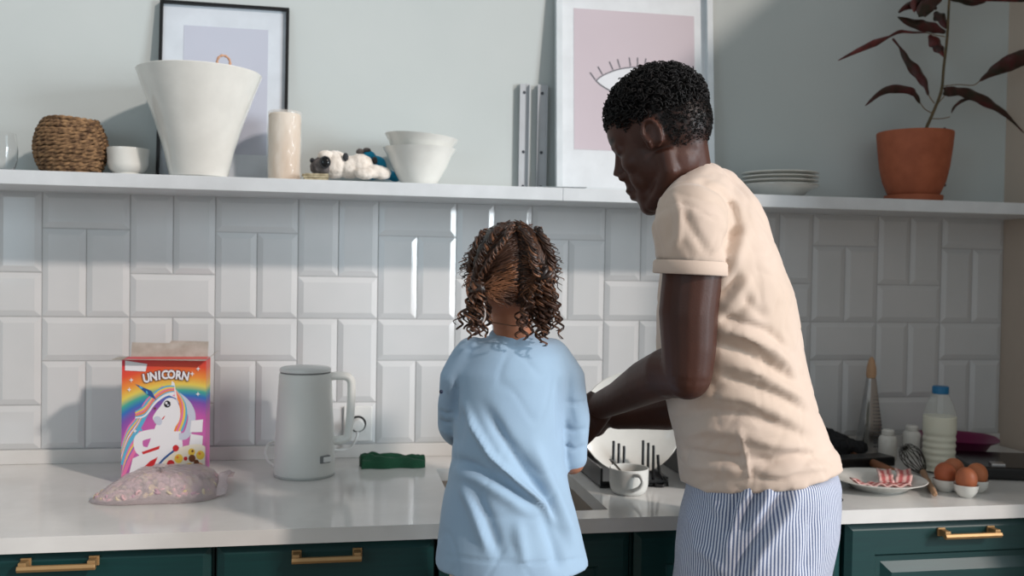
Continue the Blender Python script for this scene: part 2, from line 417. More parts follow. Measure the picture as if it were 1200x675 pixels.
obj('eye_drawing', m, ink, pr, smooth=False)
# wrapped cylinder
c = onshelf(333)
def crk(a, z): return 1+.02*math.sin(a*7+z*90)+.012*math.sin(a*13-z*160)
t = thing('wrapped_cylinder', c, 'tall beige cylinder in crinkled clear wrapping beside the black frame', 'container')
obj('cylinder', MB().lathe([(0, 0), (.037, 0), (.0372, .16), (.035, .163), (0, .163)], c, 40), mat('beige_marbled', rgb(222, 212, 198), .5, nscale=14, col2=rgb(196, 170, 142), stretch=(1, 1, .35)), t)
obj('wrapping', MB().lathe([(.036, .0005)]+[(.0392, z) for z in np.linspace(.003, .165, 26)]+[(.036, .169), (.012, .167)], c, 80, fn=crk), mat('crinkled_film', rgb(235, 233, 228), .1, alpha=.28), t)
# straw sticks bundle behind the plush
c = onshelf(362, -.17); m = MB()
for k in range(9):
    y = -.19+k*.005; z = SZ+.0035+(k % 3)*.006
    m.tube([(c[0]-.012+R.uniform(-.004, .004), y, z), (c[0]+.045, y+.004, z+R.uniform(0, .003))], .0032, 7)
tag(obj('straw_bundle', m, mat('straw', rgb(176, 166, 138), .8, nscale=80, col2=rgb(130, 118, 92)), weld=False), 'little bundle of straw-coloured sticks between wrapped cylinder and plush toy', 'sticks')
# plush toy : white animal with dark face, lying on its side, snout to the left
def W_(px, py, y): return at(px, py, y)
fur = mat('white_plush', rgb(226, 218, 208), .95, nscale=60, sheen=.5, bump=.6, bscale=220, col2=rgb(206, 196, 184))
gfur = mat('grey_plush', rgb(112, 106, 104), .95, nscale=60, bump=.6, bscale=220, col2=rgb(78, 74, 74))
zz = SZ
t = thing('plush_toy', (W_(405, 205, OY)[0], OY, SZ), 'white plush animal with grey face and big dark eye lying on shelf', 'soft toy')
def pe(mb, px, py, y, rx, ry, rz, rot=None):
    p = W_(px, py, y); p[2] = max(p[2], SZ+rz*.98); return mb.ell(p, (rx, ry, rz), rot=rot)
m = MB()
pe(m, 392, 193, -.12, .036, .036, .034); pe(m, 410, 196, -.12, .030, .034, .028); pe(m, 422, 193, -.125, .032, .03, .026)
pe(m, 440, 201, -.14, .030, .018, .0165); pe(m, 448, 203, -.14, .022, .016, .0155); pe(m, 428, 203, -.15, .026, .016, .015)
me = remesh(m, .003, 3); co = get_co(me); no = get_no(me); co += no*(vnoise(co, 260)*.0011)[:, None]; co[:, 2] = np.maximum(co[:, 2], SZ); set_co(me, co); obj('body', me, fur, t, sharp=180)
m = MB(); pe(m, 380, 194, -.128, .024, .030, .027); pe(m, 373, 196, -.13, .020, .022, .021); me = remesh(m, .003, 3); co = get_co(me); no = get_no(me); co += no*(vnoise(co, 260)*.0009)[:, None]; co[:, 2] = np.maximum(co[:, 2], SZ); set_co(me, co); obj('face', me, gfur, t, sharp=180)
m = MB(); pe(m, 382, 183, -.135, .020, .022, .014); obj('forehead_patch', m, fur, t)
m = MB(); pe(m, 381, 190, -.158, .0105, .005, .012); e_ = obj('eye', m, mat('glossy_black', rgb(10, 11, 13), .12), t)
pp = W_(381, 190, -.158); m = MB(); m.tube([(pp[0]+.0115*math.cos(a), pp[1]-.0005, pp[2]+.013*math.sin(a)) for a in np.linspace(0, 2*PI, 25)], .0018, 8, cap=False); obj('eye_ring', m, mat('dark_plush', rgb(44, 46, 50), .8), t)
m = MB(); pe(m, 366, 188, -.135, .006, .008, .006); obj('nose', m, _mats['dark_plush'], t)
m = MB(); pe(m, 405, 184, -.150, .007, .005, .010); obj('ear', m, _mats['dark_plush'], t)
# blue plush behind
t = thing('plush_toy', (W_(445, 205, -.06)[0], -.06, SZ), 'bright blue and grey soft toy tucked behind the white plush', 'soft toy')
m = MB(); pe(m, 432, 184, -.075, .018, .016, .016); pe(m, 442, 195, -.070, .024, .022, .026); pe(m, 453, 205, -.045, .026, .016, .013); pe(m, 463, 207, -.060, .016, .024, .013); pe(m, 436, 200, -.07, .024, .022, .024)
me = remesh(m, .003, 3); co = get_co(me); co[:, 2] = np.maximum(co[:, 2], SZ); set_co(me, co); obj('body', me, mat('blue_plush', rgb(24, 150, 190), .8, nscale=50, bump=.4, bscale=220), t, sharp=180)
m = MB(); pe(m, 422, 178, -.08, .010, .012, .008); pe(m, 430, 176, -.08, .010, .01, .006); pe(m, 439, 188, -.096, .007, .006, .009); obj('grey_spots', m, gfur, t)
# stacked bowls
c = onshelf(491, -.13)
def bowlprof(s=1.0): return [(0, 0), (.040*s, 0), (.044*s, .004), (.052*s, .018), (.068*s, .045), (.0815*s, .076), (.0915*s, .090), (.0925*s, .0915), (.090*s, .092), (.078*s, .079), (.064*s, .046), (.048*s, .02), (.036*s, .009), (0, .008)]
o = tag(obj('mixing_bowl', MB().lathe(bowlprof(.97), c, 60), ceramic), 'white flared bowl on the shelf, lower of the stacked pair', 'bowl', 'two stacked white bowls')
m = MB().lathe(bowlprof(.97), (0, 0, 0), 60); me = m.mesh('b'); me.transform(Matrix.Translation((c[0]-.001, c[1], SZ+.0285))@Matrix.Rotation(math.radians(4.0), 4, 'Y'))
tag(obj('mixing_bowl', me, ceramic), 'white flared bowl sitting tilted, upper of the stacked pair', 'bowl', 'two stacked white bowls')
# L brackets
galv = mat('painted_metal', rgb(186, 190, 194), .4)
for n, px in enumerate((615, 636)):
    x = W_(px, 150, -.02)[0]; t = thing('shelf_bracket', (x, -.012, SZ), ('left' if n == 0 else 'right')+' one of the two loose grey metal brackets propped against the wall', 'bracket', 'loose metal brackets on the shelf')
    m = MB(); w = .0135; m.box((x-w, -.0075, SZ+.0005), (x+w, -.0045, SZ+.288)); m.box((x-w+.003+.001, -.195, SZ+.0005), (x+w+.001, -.0045, SZ+.0035))
    m.box((x-w, -.016, SZ+.0035), (x-w+.002, -.0045, SZ+.285)); m.box((x+w-.002, -.016, SZ+.0035), (x+w, -.0045, SZ+.285))
    obj('angle', m, galv, t, smooth=False, bevel=.0006)
    for z in (.02, .11, .265):
        me = MB().lathe([(.0042, 0), (.0042, .0008), (.003, .0012), (0, .0012)], (0, 0, 0), 16).mesh('s'); me.transform(Matrix.Translation((x, -.0075, SZ+z))@Matrix.Rotation(PI/2, 4, 'X')); obj('screw', me, mat('dark_steel', rgb(80, 84, 90), .4, metal=.7), t)
m = MB(); vs = []
pa = [atz(612, 211, SZ+.0045)]
sheet = [(1.175, -.20), (1.29, -.222), (1.30, -.14), (1.24, -.10), (1.18, -.12)]
m.prism(sheet, (0, 0, SZ+.0037), (1, 0, 0), (0, 1, 0), (0, 0, .0008)); tag(obj('plastic_sheet', m, mat('cloudy_plastic', rgb(196, 206, 210), .3, alpha=.6), smooth=False), 'small cloudy plastic sheet lying at the foot of the brackets', 'sheet')
# plates
c = onshelf(914, -.125)
z = c[2]
prof = [(0, 0), (.052, 0), (.056, .003), (.078, .020), (.0985, .0295), (.1005, .031), (.098, .0318), (.076, .024), (.054, .009), (0, .007)]
deep = tag(obj('soup_plate', MB().lathe(prof, c, 64), ceramic), 'deep white plate, at the bottom of the plate stack', 'plate', 'stack of white plates on the shelf')
prof = [(0, 0), (.058, 0), (.062, .002), (.096, .0075), (.0985, .0080), (.0985, .0098), (.096, .0104), (.064, .0045), (0, .004)]
names = ['second from the bottom of the plate stack', 'in the middle of the plate stack', 'second from the top of the plate stack', 'topmost of the plate stack']
for k in range(4):
    me = MB().lathe(prof, (0, 0, 0), 64).mesh('p'); me.transform(Matrix.Translation((c[0]+R.uniform(-.001, .001), c[1], SZ+.0245+k*.0104)))
    tag(obj('dinner_plate', me, ceramic), 'flat white plate with green-grey rim, '+names[k], 'plate', 'stack of white plates on the shelf')
# plant
c = onshelf(1071, -.125)
t = thing('potted_plant', c, 'red-leaved houseplant in a terracotta pot on the right shelf end', 'plant')
terra = mat('terracotta', rgb(166, 92, 62), .7, nscale=30, col2=rgb(152, 82, 54))
obj('saucer', MB().lathe([(0, 0), (.070, 0), (.0735, .004), (.075, .018), (.0725, .019), (.069, .008), (0, .006)], c, 56), terra, t)
pz = .0065
obj('pot', MB().lathe([(0, pz), (.058, pz), (.066, .022), (.080, .055), (.0885, .095), (.0945, .145), (.098, .185), (.0975, .188), (.0915, .188), (.088, .17), (.0855, .165)], c, 64), terra, t)
obj('soil', MB().lathe([(0, .166), (.04, .169), (.088, .164)], c, 40), mat('soil', rgb(52, 38, 28), .95, nscale=70, bump=.8, bscale=90), t)
stemp = [(1081, 168), (1084, 154), (1093, 133), (1103, 107), (1106, 78), (1110, 43), (1112, 5), (1114, -30), (1113, -60)]
m = MB(); m.tube(spline([at(a, b, -.125) for a, b in stemp], 4), [.0045-.0014*i/32 for i in range(33)], 10)
obj('stem', m, mat('green_brown_stem', rgb(96, 78, 52), .7, nscale=50, col2=rgb(66, 60, 38)), t)
leafm = mat('croton_leaf', rgb(38, 36, 24), .42, nscale=26, col2=rgb(72, 26, 26), spec=.4)
leafr = mat('red_leaf', rgb(104, 42, 40), .42, nscale=30, col2=rgb(38, 24, 20), spec=.4)
petm = mat('leaf_stalk', rgb(116, 92, 60), .6)
def leaf(px, wd, pet=None, dy=0, y0=-.125, mm=leafm, fold=.35):
    n = len(px); P = [at(a, b, y0+dy*(i/(n-1))) for i, (a, b) in enumerate(px)]
    P = spline(P, 5); ww = np.interp(np.linspace(0, 1, len(P)), np.linspace(0, 1, n), wd)/520/1.0
    rs = []; ph = R.uniform(0, 6)
    for i, p in enumerate(P):
        tg = P[min(i+1, len(P)-1)]-P[max(i-1, 0)]; tg /= np.linalg.norm(tg)+1e-9
        s = np.cross(tg, np.array([0, 1., 0])); s /= np.linalg.norm(s)+1e-9; nn = np.cross(s, tg)
        w = max(ww[i]/2, .0006); wv = .25*math.sin(i*1.1+ph)
        row = []
        for u in (-1, -.5, 0, .5, 1): row.append(p+s*u*w+nn*(abs(u)*w*fold+u*w*wv)+nn*.0000)
        row2 = [r_+nn*(-.0007) for r_ in row[::-1]]
        rs.append(row+row2)
    o = obj('leaf', MB().rings(rs), mm, t, sharp=180)
    if pet: q_ = MB(); q_.tube(spline([at(a, b, y0) for a, b in pet], 4), .0013, 6); obj('leaf_stalk', q_, petm, o)
leaf([(1078,121),(1074,112),(1067,106),(1048,104),(1032,109),(1014,124)], [3,8,11,12,8,1], [(1093,133),(1084,128),(1078,120)], -.03)
leaf([(1088,112),(1085,100),(1077,86),(1065,72),(1055,56),(1046,45)], [2,9,17,13,4,3], [(1095,121),(1091,116),(1088,111)], .03)
leaf([(1085,38),(1070,38),(1055,37),(1042,43),(1026,50),(1004,60),(982,71)], [2,3,5,3,10,6,1], [(1107,43),(1096,41),(1085,38)], -.05, mm=leafr)
leaf([(1108,38),(1098,33),(1085,30),(1070,27),(1052,20)], [4,14,16,13,2], None, -.03)
leaf([(1107,67),(1102,58),(1097,50),(1089,41)], [1,14,20,5], None, .02, mm=leafr)
leaf([(1109,34),(1106,24),(1100,17),(1095,14)], [3,16,18,3], None, .03)
leaf([(1098,10),(1088,4),(1074,5),(1062,8),(1053,15)], [4,16,14,8,2], None, -.04)
leaf([(1104,-2),(1094,2),(1084,10),(1076,18)], [4,20,22,4], None, -.06, mm=leafm)
leaf([(1096,-12),(1084,-4),(1073,4),(1071,14)], [4,16,14,3], None, -.05, mm=leafr)
leaf([(1148,95),(1158,88),(1171,80),(1186,73),(1202,66),(1225,55)], [2,9,18,24,22,2], [(1104,101),(1124,99),(1140,100),(1148,95)], -.02)
leaf([(1106,106),(1112,107),(1124,107),(1140,111),(1160,121),(1179,134),(1200,156)], [8,15,12,16,14,7,1], [(1098,122),(1103,117),(1107,112)], .02)
leaf([(1115,132),(1119,125),(1128,118),(1141,115)], [2,4,5,2], [(1092,139),(1104,139),(1113,137)], .03)
leaf([(1114,0),(1126,1),(1140,3),(1155,2)], [2,6,10,2], None, .02)
leaf([(1114,-4),(1140,-2),(1170,-1),(1202,1)], [2,6,7,3], None, -.02, mm=leafr)
for k in range(7):
    a = k*2.4; leaf([(1113,-30-k*6),(1113+25*math.cos(a),-40-k*7),(1113+60*math.cos(a),-38-k*6),(1113+90*math.cos(a),-20-k*6)], [4,18,20,2], None, .04*math.sin(a))
for (px, py) in ((1107, 151), (1107, 217)):
    p = at(px, py, -.0005); me = MB().lathe([(.0045, 0), (.0045, .001), (.003, .0018), (0, .0018)], (0, 0, 0), 16).mesh('s'); me.transform(Matrix.Translation((p[0], -.0002, p[2]))@Matrix.Rotation(PI/2, 4, 'X'))
    tag(obj('wall_screw', me, _mats['dark_steel']), ('upper' if py < 200 else 'lower')+' of two small screws in the wall right of the terracotta pot', 'screw', 'screws in the wall behind the plant')

# ================================================================== worktop things
# cereal box
BX0, BX1, BY0, BY1, BZ1 = .2345, .4125, -.245, -.175, 1.150
t = thing('cereal_box', ((BX0+BX1)/2, -.21, CZ), 'colourful unicorn cereal box with torn open flaps, behind the bag', 'box')
card = mat('grey_cardboard', rgb(186, 182, 174), .85, nscale=40, col2=rgb(168, 162, 152))
bm_ = bpy.data.materials.new('rainbow_print'); bm_.use_nodes = True; nt = bm_.node_tree; N = nt.nodes; L = nt.links; b = N['Principled BSDF']; b.inputs['Roughness'].default_value = .4
tc = N.new('ShaderNodeTexCoord'); sp = N.new('ShaderNodeSeparateXYZ'); L.new(tc.outputs['Object'], sp.inputs[0])
def mnode(op, a, b_=None):
    n = N.new('ShaderNodeMath'); n.operation = op
    for i, v in enumerate((a, b_)):
        if v is None: continue
        if isinstance(v, (int, float)): n.inputs[i].default_value = v
        else: L.new(v, n.inputs[i])
    return n.outputs[0]
dx = mnode('ADD', sp.outputs[0], -.035); dz = mnode('ADD', sp.outputs[2], -.065)
d = mnode('SQRT', mnode('ADD', mnode('MULTIPLY', mnode('MULTIPLY', dx, dx), .62), mnode('MULTIPLY', dz, dz)))
cr = N.new('ShaderNodeValToRGB'); L.new(mnode('MULTIPLY', d, 4.0), cr.inputs[0]); e0 = cr.color_ramp.elements
stops = [(0, (214,120,180)), (.36, (196,90,170)), (.47, (130,80,170)), (.52, (50,110,190)), (.57, (70,170,150)), (.62, (232,208,90)), (.69, (240,150,60)), (.78, (230,80,50)), (.90, (222,50,70)), (1, (206,40,110))]
while len(e0) < len(stops): e0.new(.5)
for el, (p_, c_) in zip(e0, stops): el.position = p_; el.color = rgb(*c_)
L.new(cr.outputs[0], b.inputs['Base Color'])
m = MB(); m.box((BX0, BY0, CZ), (BX1, BY1, BZ1)); m2 = MB()
obj('carton', m, bm_, t, smooth=False)
# open torn flaps
m = MB(); th = .0008
m.add([(BX0-.001, BY0, BZ1), (BX1+.001, BY0, BZ1), (BX1+.002, BY0-.022, BZ1-.0005), (BX0-.016, BY0-.02, BZ1+.003), (BX0, BY0, BZ1+th), (BX1, BY0, BZ1+th), (BX1+.002, BY0-.022, BZ1+.0005), (BX0-.016, BY0-.02, BZ1+.004)], [(0,3,2,1),(4,5,6,7),(0,1,5,4),(1,2,6,5),(2,3,7,6),(3,0,4,7)])
obj('front_flap', m, card, t, smooth=False)
m = MB(); m.add([(BX0+.004, BY1, BZ1), (BX1-.006, BY1, BZ1), (BX1-.006, BY1+.012, BZ1+.034), (BX0+.09, BY1+.014, BZ1+.036), (BX0+.085, BY1+.013, BZ1+.030), (BX0+.004, BY1+.012, BZ1+.032),
    (BX0+.004, BY1-th, BZ1), (BX1-.006, BY1-th, BZ1), (BX1-.006, BY1+.012-th, BZ1+.034), (BX0+.09, BY1+.014-th, BZ1+.036), (BX0+.085, BY1+.013-th, BZ1+.030), (BX0+.004, BY1+.012-th, BZ1+.032)],
    [(0,1,2,3,4,5), (11,10,9,8,7,6), (0,6,7,1), (1,7,8,2), (2,8,9,3), (3,9,10,4), (4,10,11,5), (5,11,6,0)])
obj('back_flap', m, card, t, smooth=False)
m = MB(); m.add([(BX1, BY0, BZ1), (BX1, BY1, BZ1), (BX1+.018, BY1-.005, BZ1+.014), (BX1+.018, BY0+.005, BZ1+.012), (BX1-.001, BY0, BZ1), (BX1-.001, BY1, BZ1), (BX1+.017, BY1-.005, BZ1+.015), (BX1+.017, BY0+.005, BZ1+.013)], [(0,1,2,3),(7,6,5,4),(0,4,5,1),(1,5,6,2),(2,6,7,3),(3,7,4,0)])
obj('side_flap', m, card, t, smooth=False)
m = MB(); m.add([(BX0, BY0, BZ1), (BX0, BY1, BZ1), (BX0-.022, BY1-.005, BZ1-.001), (BX0-.022, BY0+.005, BZ1-.001), (BX0+.001, BY0, BZ1+.001), (BX0+.001, BY1, BZ1+.001), (BX0-.022, BY1-.005, BZ1+.0002), (BX0-.022, BY0+.005, BZ1+.0002)], [(0,1,2,3),(7,6,5,4),(0,4,5,1),(1,5,6,2),(2,6,7,3),(3,7,4,0)])
obj('side_flap', m, card, t, smooth=False)
# printed picture, measured on the carton front: u 0..1 across, v 0..1 down
BW, BH = BX1-BX0, BZ1-CZ
pal = {'white': rgb(236, 236, 240), 'shade': rgb(200, 205, 222), 'pink': rgb(232, 120, 170), 'blue': rgb(90, 178, 214), 'yellow': rgb(244, 206, 80), 'orange': rgb(240, 140, 60), 'violet': rgb(150, 110, 190), 'navy': rgb(38, 84, 150), 'black': rgb(24, 22, 30), 'red': rgb(206, 44, 50), 'maroon': rgb(90, 20, 50), 'cream': rgb(240, 232, 214), 'brown': rgb(120, 70, 40)}
for k_ in pal: mat('ink_'+k_, pal[k_], .4, nscale=5, col2=pal[k_])
PK = list(pal); PM = [_mats['ink_'+k_] for k_ in PK]
art = MB(); lay = [0]
# pixel coordinates of the crop: x 22..445 , y 105..(700)
def uv(x, y): return ((x-22)/423*BW, BZ1-CZ-(y-105)/585*BH)
def poly(pts, colr, lift=None):
    lay[0] += 1; n = lift if lift is not None else lay[0]
    pts = [tuple(np.clip(uv(x, y), (0, 0), (BW, BH))) for x, y in pts]
    art.prism(pts, (BX0, BY0-.00003*n, CZ), (1, 0, 0), (0, 0, 1), (0, -.00006, 0), PK.index(colr))
def sm_(pts, closed=True):
    P = [np.array(p, float) for p in pts]; n = len(P); out = []
    for i in range(n):
        p0, p1, p2, p3 = P[i-1], P[i], P[(i+1) % n], P[(i+2) % n]
        for k in range(4):
            s = k/4; out.append(.5*((2*p1)+(-p0+p2)*s+(2*p0-5*p1+4*p2-p3)*s*s+(-p0+3*p1-3*p2+p3)*s**3))
    return out
def stroke(pts, w0, w1, colr):
    P = spline(pts, 5); n = len(P); A = []; B = []
    for i, p in enumerate(P):
        tg = P[min(i+1, n-1)]-P[max(i-1, 0)]; tg = tg/(np.linalg.norm(tg)+1e-9); nn = np.array([-tg[1], tg[0]]); w = w0+(w1-w0)*i/(n-1); A.append(p+nn*w); B.append(p-nn*w)
    poly(A+B[::-1], colr)
def disc(x, y, r_, colr): poly([(x+r_*math.cos(a), y+r_*math.sin(a)) for a in np.linspace(0, 2*PI, 13)[:-1]], colr)
# flowing mane behind
for i, (cl, o_) in enumerate((('pink', 0), ('blue', 10), ('yellow', 20), ('violet', 30), ('white', 38), ('orange', 46), ('blue', 54))):
    stroke([(230-o_*.4, 235+o_*.6), (150, 300+o_), (110, 370+o_), (60, 430+o_*1.3), (28, 520+o_*1.5)], 9, 11, cl)
for i, (cl, o_) in enumerate((('blue', 0), ('pink', 14), ('yellow', 28), ('violet', 40), ('pink', 52))):
    stroke([(120, 430+o_), (70, 500+o_*1.3), (45, 570+o_), (30, 660)], 9, 9, cl)
# neck, body, arms
poly(sm_([(215, 380), (300, 350), (320, 450), (330, 520), (330, 600), (150, 640), (140, 560), (160, 500)]), 'white')
stroke([(230, 455), (170, 455), (110, 475), (115, 530), (170, 545)], 20, 24, 'white')
stroke([(300, 280), (350, 320), (375, 380), (350, 460), (310, 470)], 22, 16, 'shade')
# mane beside neck
for cl, o_ in (('blue', 0), ('yellow', -11), ('pink', -22), ('orange', -33)):
    stroke([(290+o_*.3, 250), (335+o_*.6, 310), (345+o_, 380), (322+o_, 445)], 7, 5, cl)
# head
poly(sm_([(245, 290), (285, 290), (312, 330), (312, 390), (280, 430), (235, 425), (205, 412), (178, 385), (190, 355), (215, 325)]), 'white')
poly(sm_([(182, 380), (205, 372), (225, 392), (215, 415), (190, 405)]), 'shade')
stroke([(225, 388), (238, 372)], 3, 2, 'red')
poly([(262, 275), (272, 205), (285, 215), (300, 290)], 'white'); poly([(270, 270), (275, 225), (284, 235), (288, 280)], 'pink')
# forelock
for cl, o_ in (('blue', 0), ('yellow', 10), ('pink', 20), ('orange', 30), ('blue', 40), ('white', 48)):
    stroke([(285, 235+o_*.6), (240, 235+o_*.8), (190, 260+o_), (140, 320+o_), (90, 350+o_*.6)], 7, 3, cl)
poly([(88, 218), (170, 252), (196, 296), (150, 270)], 'navy'); stroke([(110, 232), (125, 240)], 4, 4, 'blue'); stroke([(145, 252), (150, 266)], 3, 4, 'blue')
disc(250, 315, 17, 'black'); disc(245, 310, 6, 'white'); disc(254, 320, 5, 'shade'); disc(188, 335, 6, 'brown')
# torn white patches and bowl
poly([(38, 108), (148, 125), (140, 160), (38, 155)], 'white'); poly([(372, 395), (432, 390), (428, 450), (365, 450)], 'white'); poly([(370, 458), (432, 468), (428, 525), (362, 512)], 'white')
poly([(80, 570), (200, 520), (300, 510), (340, 560), (230, 640), (160, 660), (60, 650)], 'white')
poly([(125, 540), (215, 512), (210, 528), (130, 552)], 'red'); poly([(165, 585), (205, 565), (180, 620), (118, 628)], 'red')
poly(sm_([(200, 640), (260, 560), (340, 515), (445, 520), (445, 640), (445, 690), (180, 690)]), 'cream')
stroke([(168, 655), (230, 580), (310, 520)], 5, 5, 'navy')
for (x, y, r_, cl) in ((215, 640, 24, 'yellow'), (310, 575, 22, 'yellow'), (270, 600, 20, 'red'), (375, 545, 18, 'yellow'), (378, 575, 18, 'brown'), (420, 560, 22, 'yellow'), (365, 620, 24, 'yellow'), (415, 620, 24, 'orange'), (400, 595, 14, 'brown'), (300, 645, 16, 'orange'), (425, 655, 18, 'yellow'), (340, 655, 15, 'brown'), (250, 665, 14, 'yellow'), (295, 525, 16, 'red'), (345, 575, 10, 'red')):
    disc(x, y, r_, cl)
for (x, y, r_, cl) in ((208, 632, 7, 'brown'), (304, 568, 7, 'orange'), (380, 540, 6, 'brown'), (372, 612, 8, 'brown'), (420, 612, 8, 'brown'), (225, 650, 6, 'orange'), (416, 552, 7, 'orange')): disc(x, y, r_, cl)
for (x, y) in ((60, 245), (375, 172), (405, 268), (90, 440), (405, 148), (70, 200)): poly([(x, y-12), (x+3, y-3), (x+12, y), (x+3, y+3), (x, y+12), (x-3, y+3), (x-12, y), (x-3, y-3)], 'white')
obj('unicorn_picture', art, PM, t, smooth=False, weld=False)
# lettering on an arc
txt = 'UNICORN'; lw = MB()
fcv = [(146, 193, 10), (181, 185, 6), (210, 180, 3), (238, 177, 0), (270, 176, -2), (306, 179, -6), (341, 184, -10)]
for layer, (mi, ex, off) in enumerate((('ink_maroon', .0026, .0012), ('ink_white', .0012, .0016))):
    for ch, (x, y, rot) in zip(txt, fcv):
        cu = bpy.data.curves.new('t', 'FONT'); cu.body = ch; cu.size = .0235; cu.align_x = 'CENTER'; cu.align_y = 'CENTER'; cu.offset = ex*.8; cu.extrude = .0001; cu.resolution_u = 3
        oo = bpy.data.objects.new('t', cu); COL.objects.link(oo); me = bpy.data.meshes.new_from_object(oo.evaluated_get(bpy.context.evaluated_depsgraph_get())); bpy.data.objects.remove(oo)
        u_, v_ = uv(x, y); M = Matrix.Translation((BX0+u_, BY0-.006+.0055-(.0025+layer*.0006), CZ+v_))@Matrix.Rotation(PI/2, 4, 'X')@Matrix.Rotation(math.radians(rot), 4, 'Z')@Matrix.Diagonal((.88 if ch != 'I' else 1, 1.12, 1, 1)); me.transform(M)
        lw.add([v.co[:] for v in me.vertices], [tuple(p_.vertices) for p_ in me.polygons], layer)
obj('lettering', lw, [_mats['ink_maroon'], _mats['ink_white']], t, smooth=False, weld=False)

# cereal bag
t = thing('cereal_bag', (.335, -.33, CZ), 'clear plastic bag full of cereal lying before the unicorn box', 'bag')
nu, nv = 60, 40; vs = []; fs = []
# outline in plan: flat front edge, tapering to a twisted left end
def bagpt(s, r_, up):
    return None
C0 = np.array([.335, -.350]); 
def outline(a):
    x = math.cos(a); y = math.sin(a); X_ = .128*np.sign(x)*abs(x)**.55; Y_ = .088*np.sign(y)*abs(y)**.55
    if X_ < 0: Y_ *= 1-.35*(abs(X_)/.128)**2; Y_ -= .022*(abs(X_)/.128)
    return C0+np.array([X_+.02*y, Y_-.01*x])
H_ = .053; seg = 72; rings_ = []
for up in (0, 1):
    pass
def hgt(rho, p):
    h = H_*(1-rho**6)*(.22+.78*min(1, max(0, (p[0]-.205)/.10))**.8)
    if p[0] < .24: h *= 1
    return h
prof_r = [0, .15, .3, .45, .6, .72, .82, .9, .96, 1.0]
top_ = []; 
for rho in prof_r[::-1]:
    row = []
    for k in range(seg):
        a = 2*PI*k/seg; p = C0+(outline(a)-C0)*rho; h = hgt(rho, p)
        ck = .0035*math.sin(a*9+rho*14)*math.sin(rho*20+a*3)+.002*math.sin(a*23)
        row.append((p[0], p[1], CZ+.0012+max(0, h+ck*(1-rho**6))))
    top_.append(row)
botm = [[(p[0]*.97+C0[0]*.03, p[1]*.97+C0[1]*.03, CZ+.0004) for p in top_[0]]]
m = MB(); m.rings(botm+top_, 0, True)
# sealed flap at the right end
fl = []
for k in range(9):
    y = -.40+k*.022; fl.append([( .452+.003*math.sin(k), y, CZ+.004+.028*math.sin(PI*k/8)**.6), (.473+.004*math.sin(k*2.1), y+.012, CZ+.006+.028*math.sin(PI*(k)/8)+.003*math.sin(k*3))])
vs = [p for r_ in fl for p in r_]+[(p[0], p[1], p[2]-.0006) for r_ in fl for p in r_]; n = 18; fs = []
for i in range(8): fs += [(2*i, 2*i+1, 2*i+3, 2*i+2), (n+2*i+2, n+2*i+3, n+2*i+1, n+2*i), (2*i+1, n+2*i+1, n+2*i+3, 2*i+3)]
m.add(vs, fs)
film = bpy.data.materials.new('bag_film'); film.use_nodes = True; nt = film.node_tree; b = nt.nodes['Principled BSDF']; b.inputs['Base Color'].default_value = rgb(240, 226, 228); b.inputs['Roughness'].default_value = .25; b.inputs['Alpha'].default_value = .5
nz = nt.nodes.new('ShaderNodeTexNoise'); nz.inputs['Scale'].default_value = 55; bp = nt.nodes.new('ShaderNodeBump'); bp.inputs['Strength'].default_value = .7; bp.inputs['Distance'].default_value = .004; nt.links.new(nz.outputs[0], bp.inputs['Height']); nt.links.new(bp.outputs[0], b.inputs['Normal'])
obj('bag_film', m, film, t, sharp=180)
m = MB(); cm = [mat('cereal_pink', rgb(222, 186, 190), .8, nscale=60), mat('cereal_tan', rgb(230, 208, 160), .8, nscale=60), mat('cereal_mauve', rgb(196, 164, 176), .8, nscale=60), mat('cereal_cream', rgb(214, 200, 176), .8, nscale=60)]
for k in range(900):
    a = R.uniform(0, 2*PI); rho = math.sqrt(R.random())*.9; p = C0+(outline(a)-C0)*rho; h = hgt(rho, p)-.009
    if h < .006: h = .006
    z = CZ+.006+(h-.004)*R.random()**.35; q_ = Matrix.Rotation(R.uniform(0, 6), 3, Vector((R.random(), R.random(), R.random())).normalized()); q_ = np.array(q_)
    cc = np.array([p[0], p[1], z]); mi = R.choice((0, 0, 1, 2, 3))
    if R.random() < .5:
        m.tube([cc+q_@np.array([.0052*math.cos(w), .0052*math.sin(w), 0]) for w in np.linspace(0, 2*PI, 9)], .0030, 5, mi, cap=False)
    else: m.ell(cc, (.0068, .0056, .0045), 7, 5, mi, rot=q_)
o = obj('cereal_pieces', m, cm, None, sharp=180, weld=False); tag(o, 'pink and tan cereal pieces heaped inside the clear plastic bag', 'cereal', kind='stuff')

# kettle
c = np.array([.628, -.19, CZ]); kx = c[0]
t = thing('electric_kettle', c, 'white electric kettle with squared handle standing by the tiled wall', 'kettle')
kp = mat('kettle_white', rgb(224, 226, 222), .45, nscale=4)
obj('kettle_body', MB().lathe([(0, .0055), (.0688, .0055), (.0698, .012), (.0698, .02), (.0690, .05), (.0655, .13), (.0615, .205), (.0602, .236), (.0585, .2385), (.057, .2395)], c, 80), kp, t)
obj('kettle_lid', MB().lathe([(.0585, .2425), (.0592, .2435), (.0590, .249), (.055, .252), (.02, .2535), (0, .2535)], c, 72), matte_white, t)
obj('lid_seam', MB().lathe([(.0572, .238), (.0578, .2395), (.0575, .243), (.04, .243)], c, 64), mat('grey_seam', rgb(120, 122, 122), .6), t)
b_ = obj('power_base', MB().lathe([(0, 0), (.069, 0), (.0705, .002), (.0705, .0045), (.068, .006), (0, .006)], c, 72), mat('base_grey', rgb(176, 180, 178), .5), t)
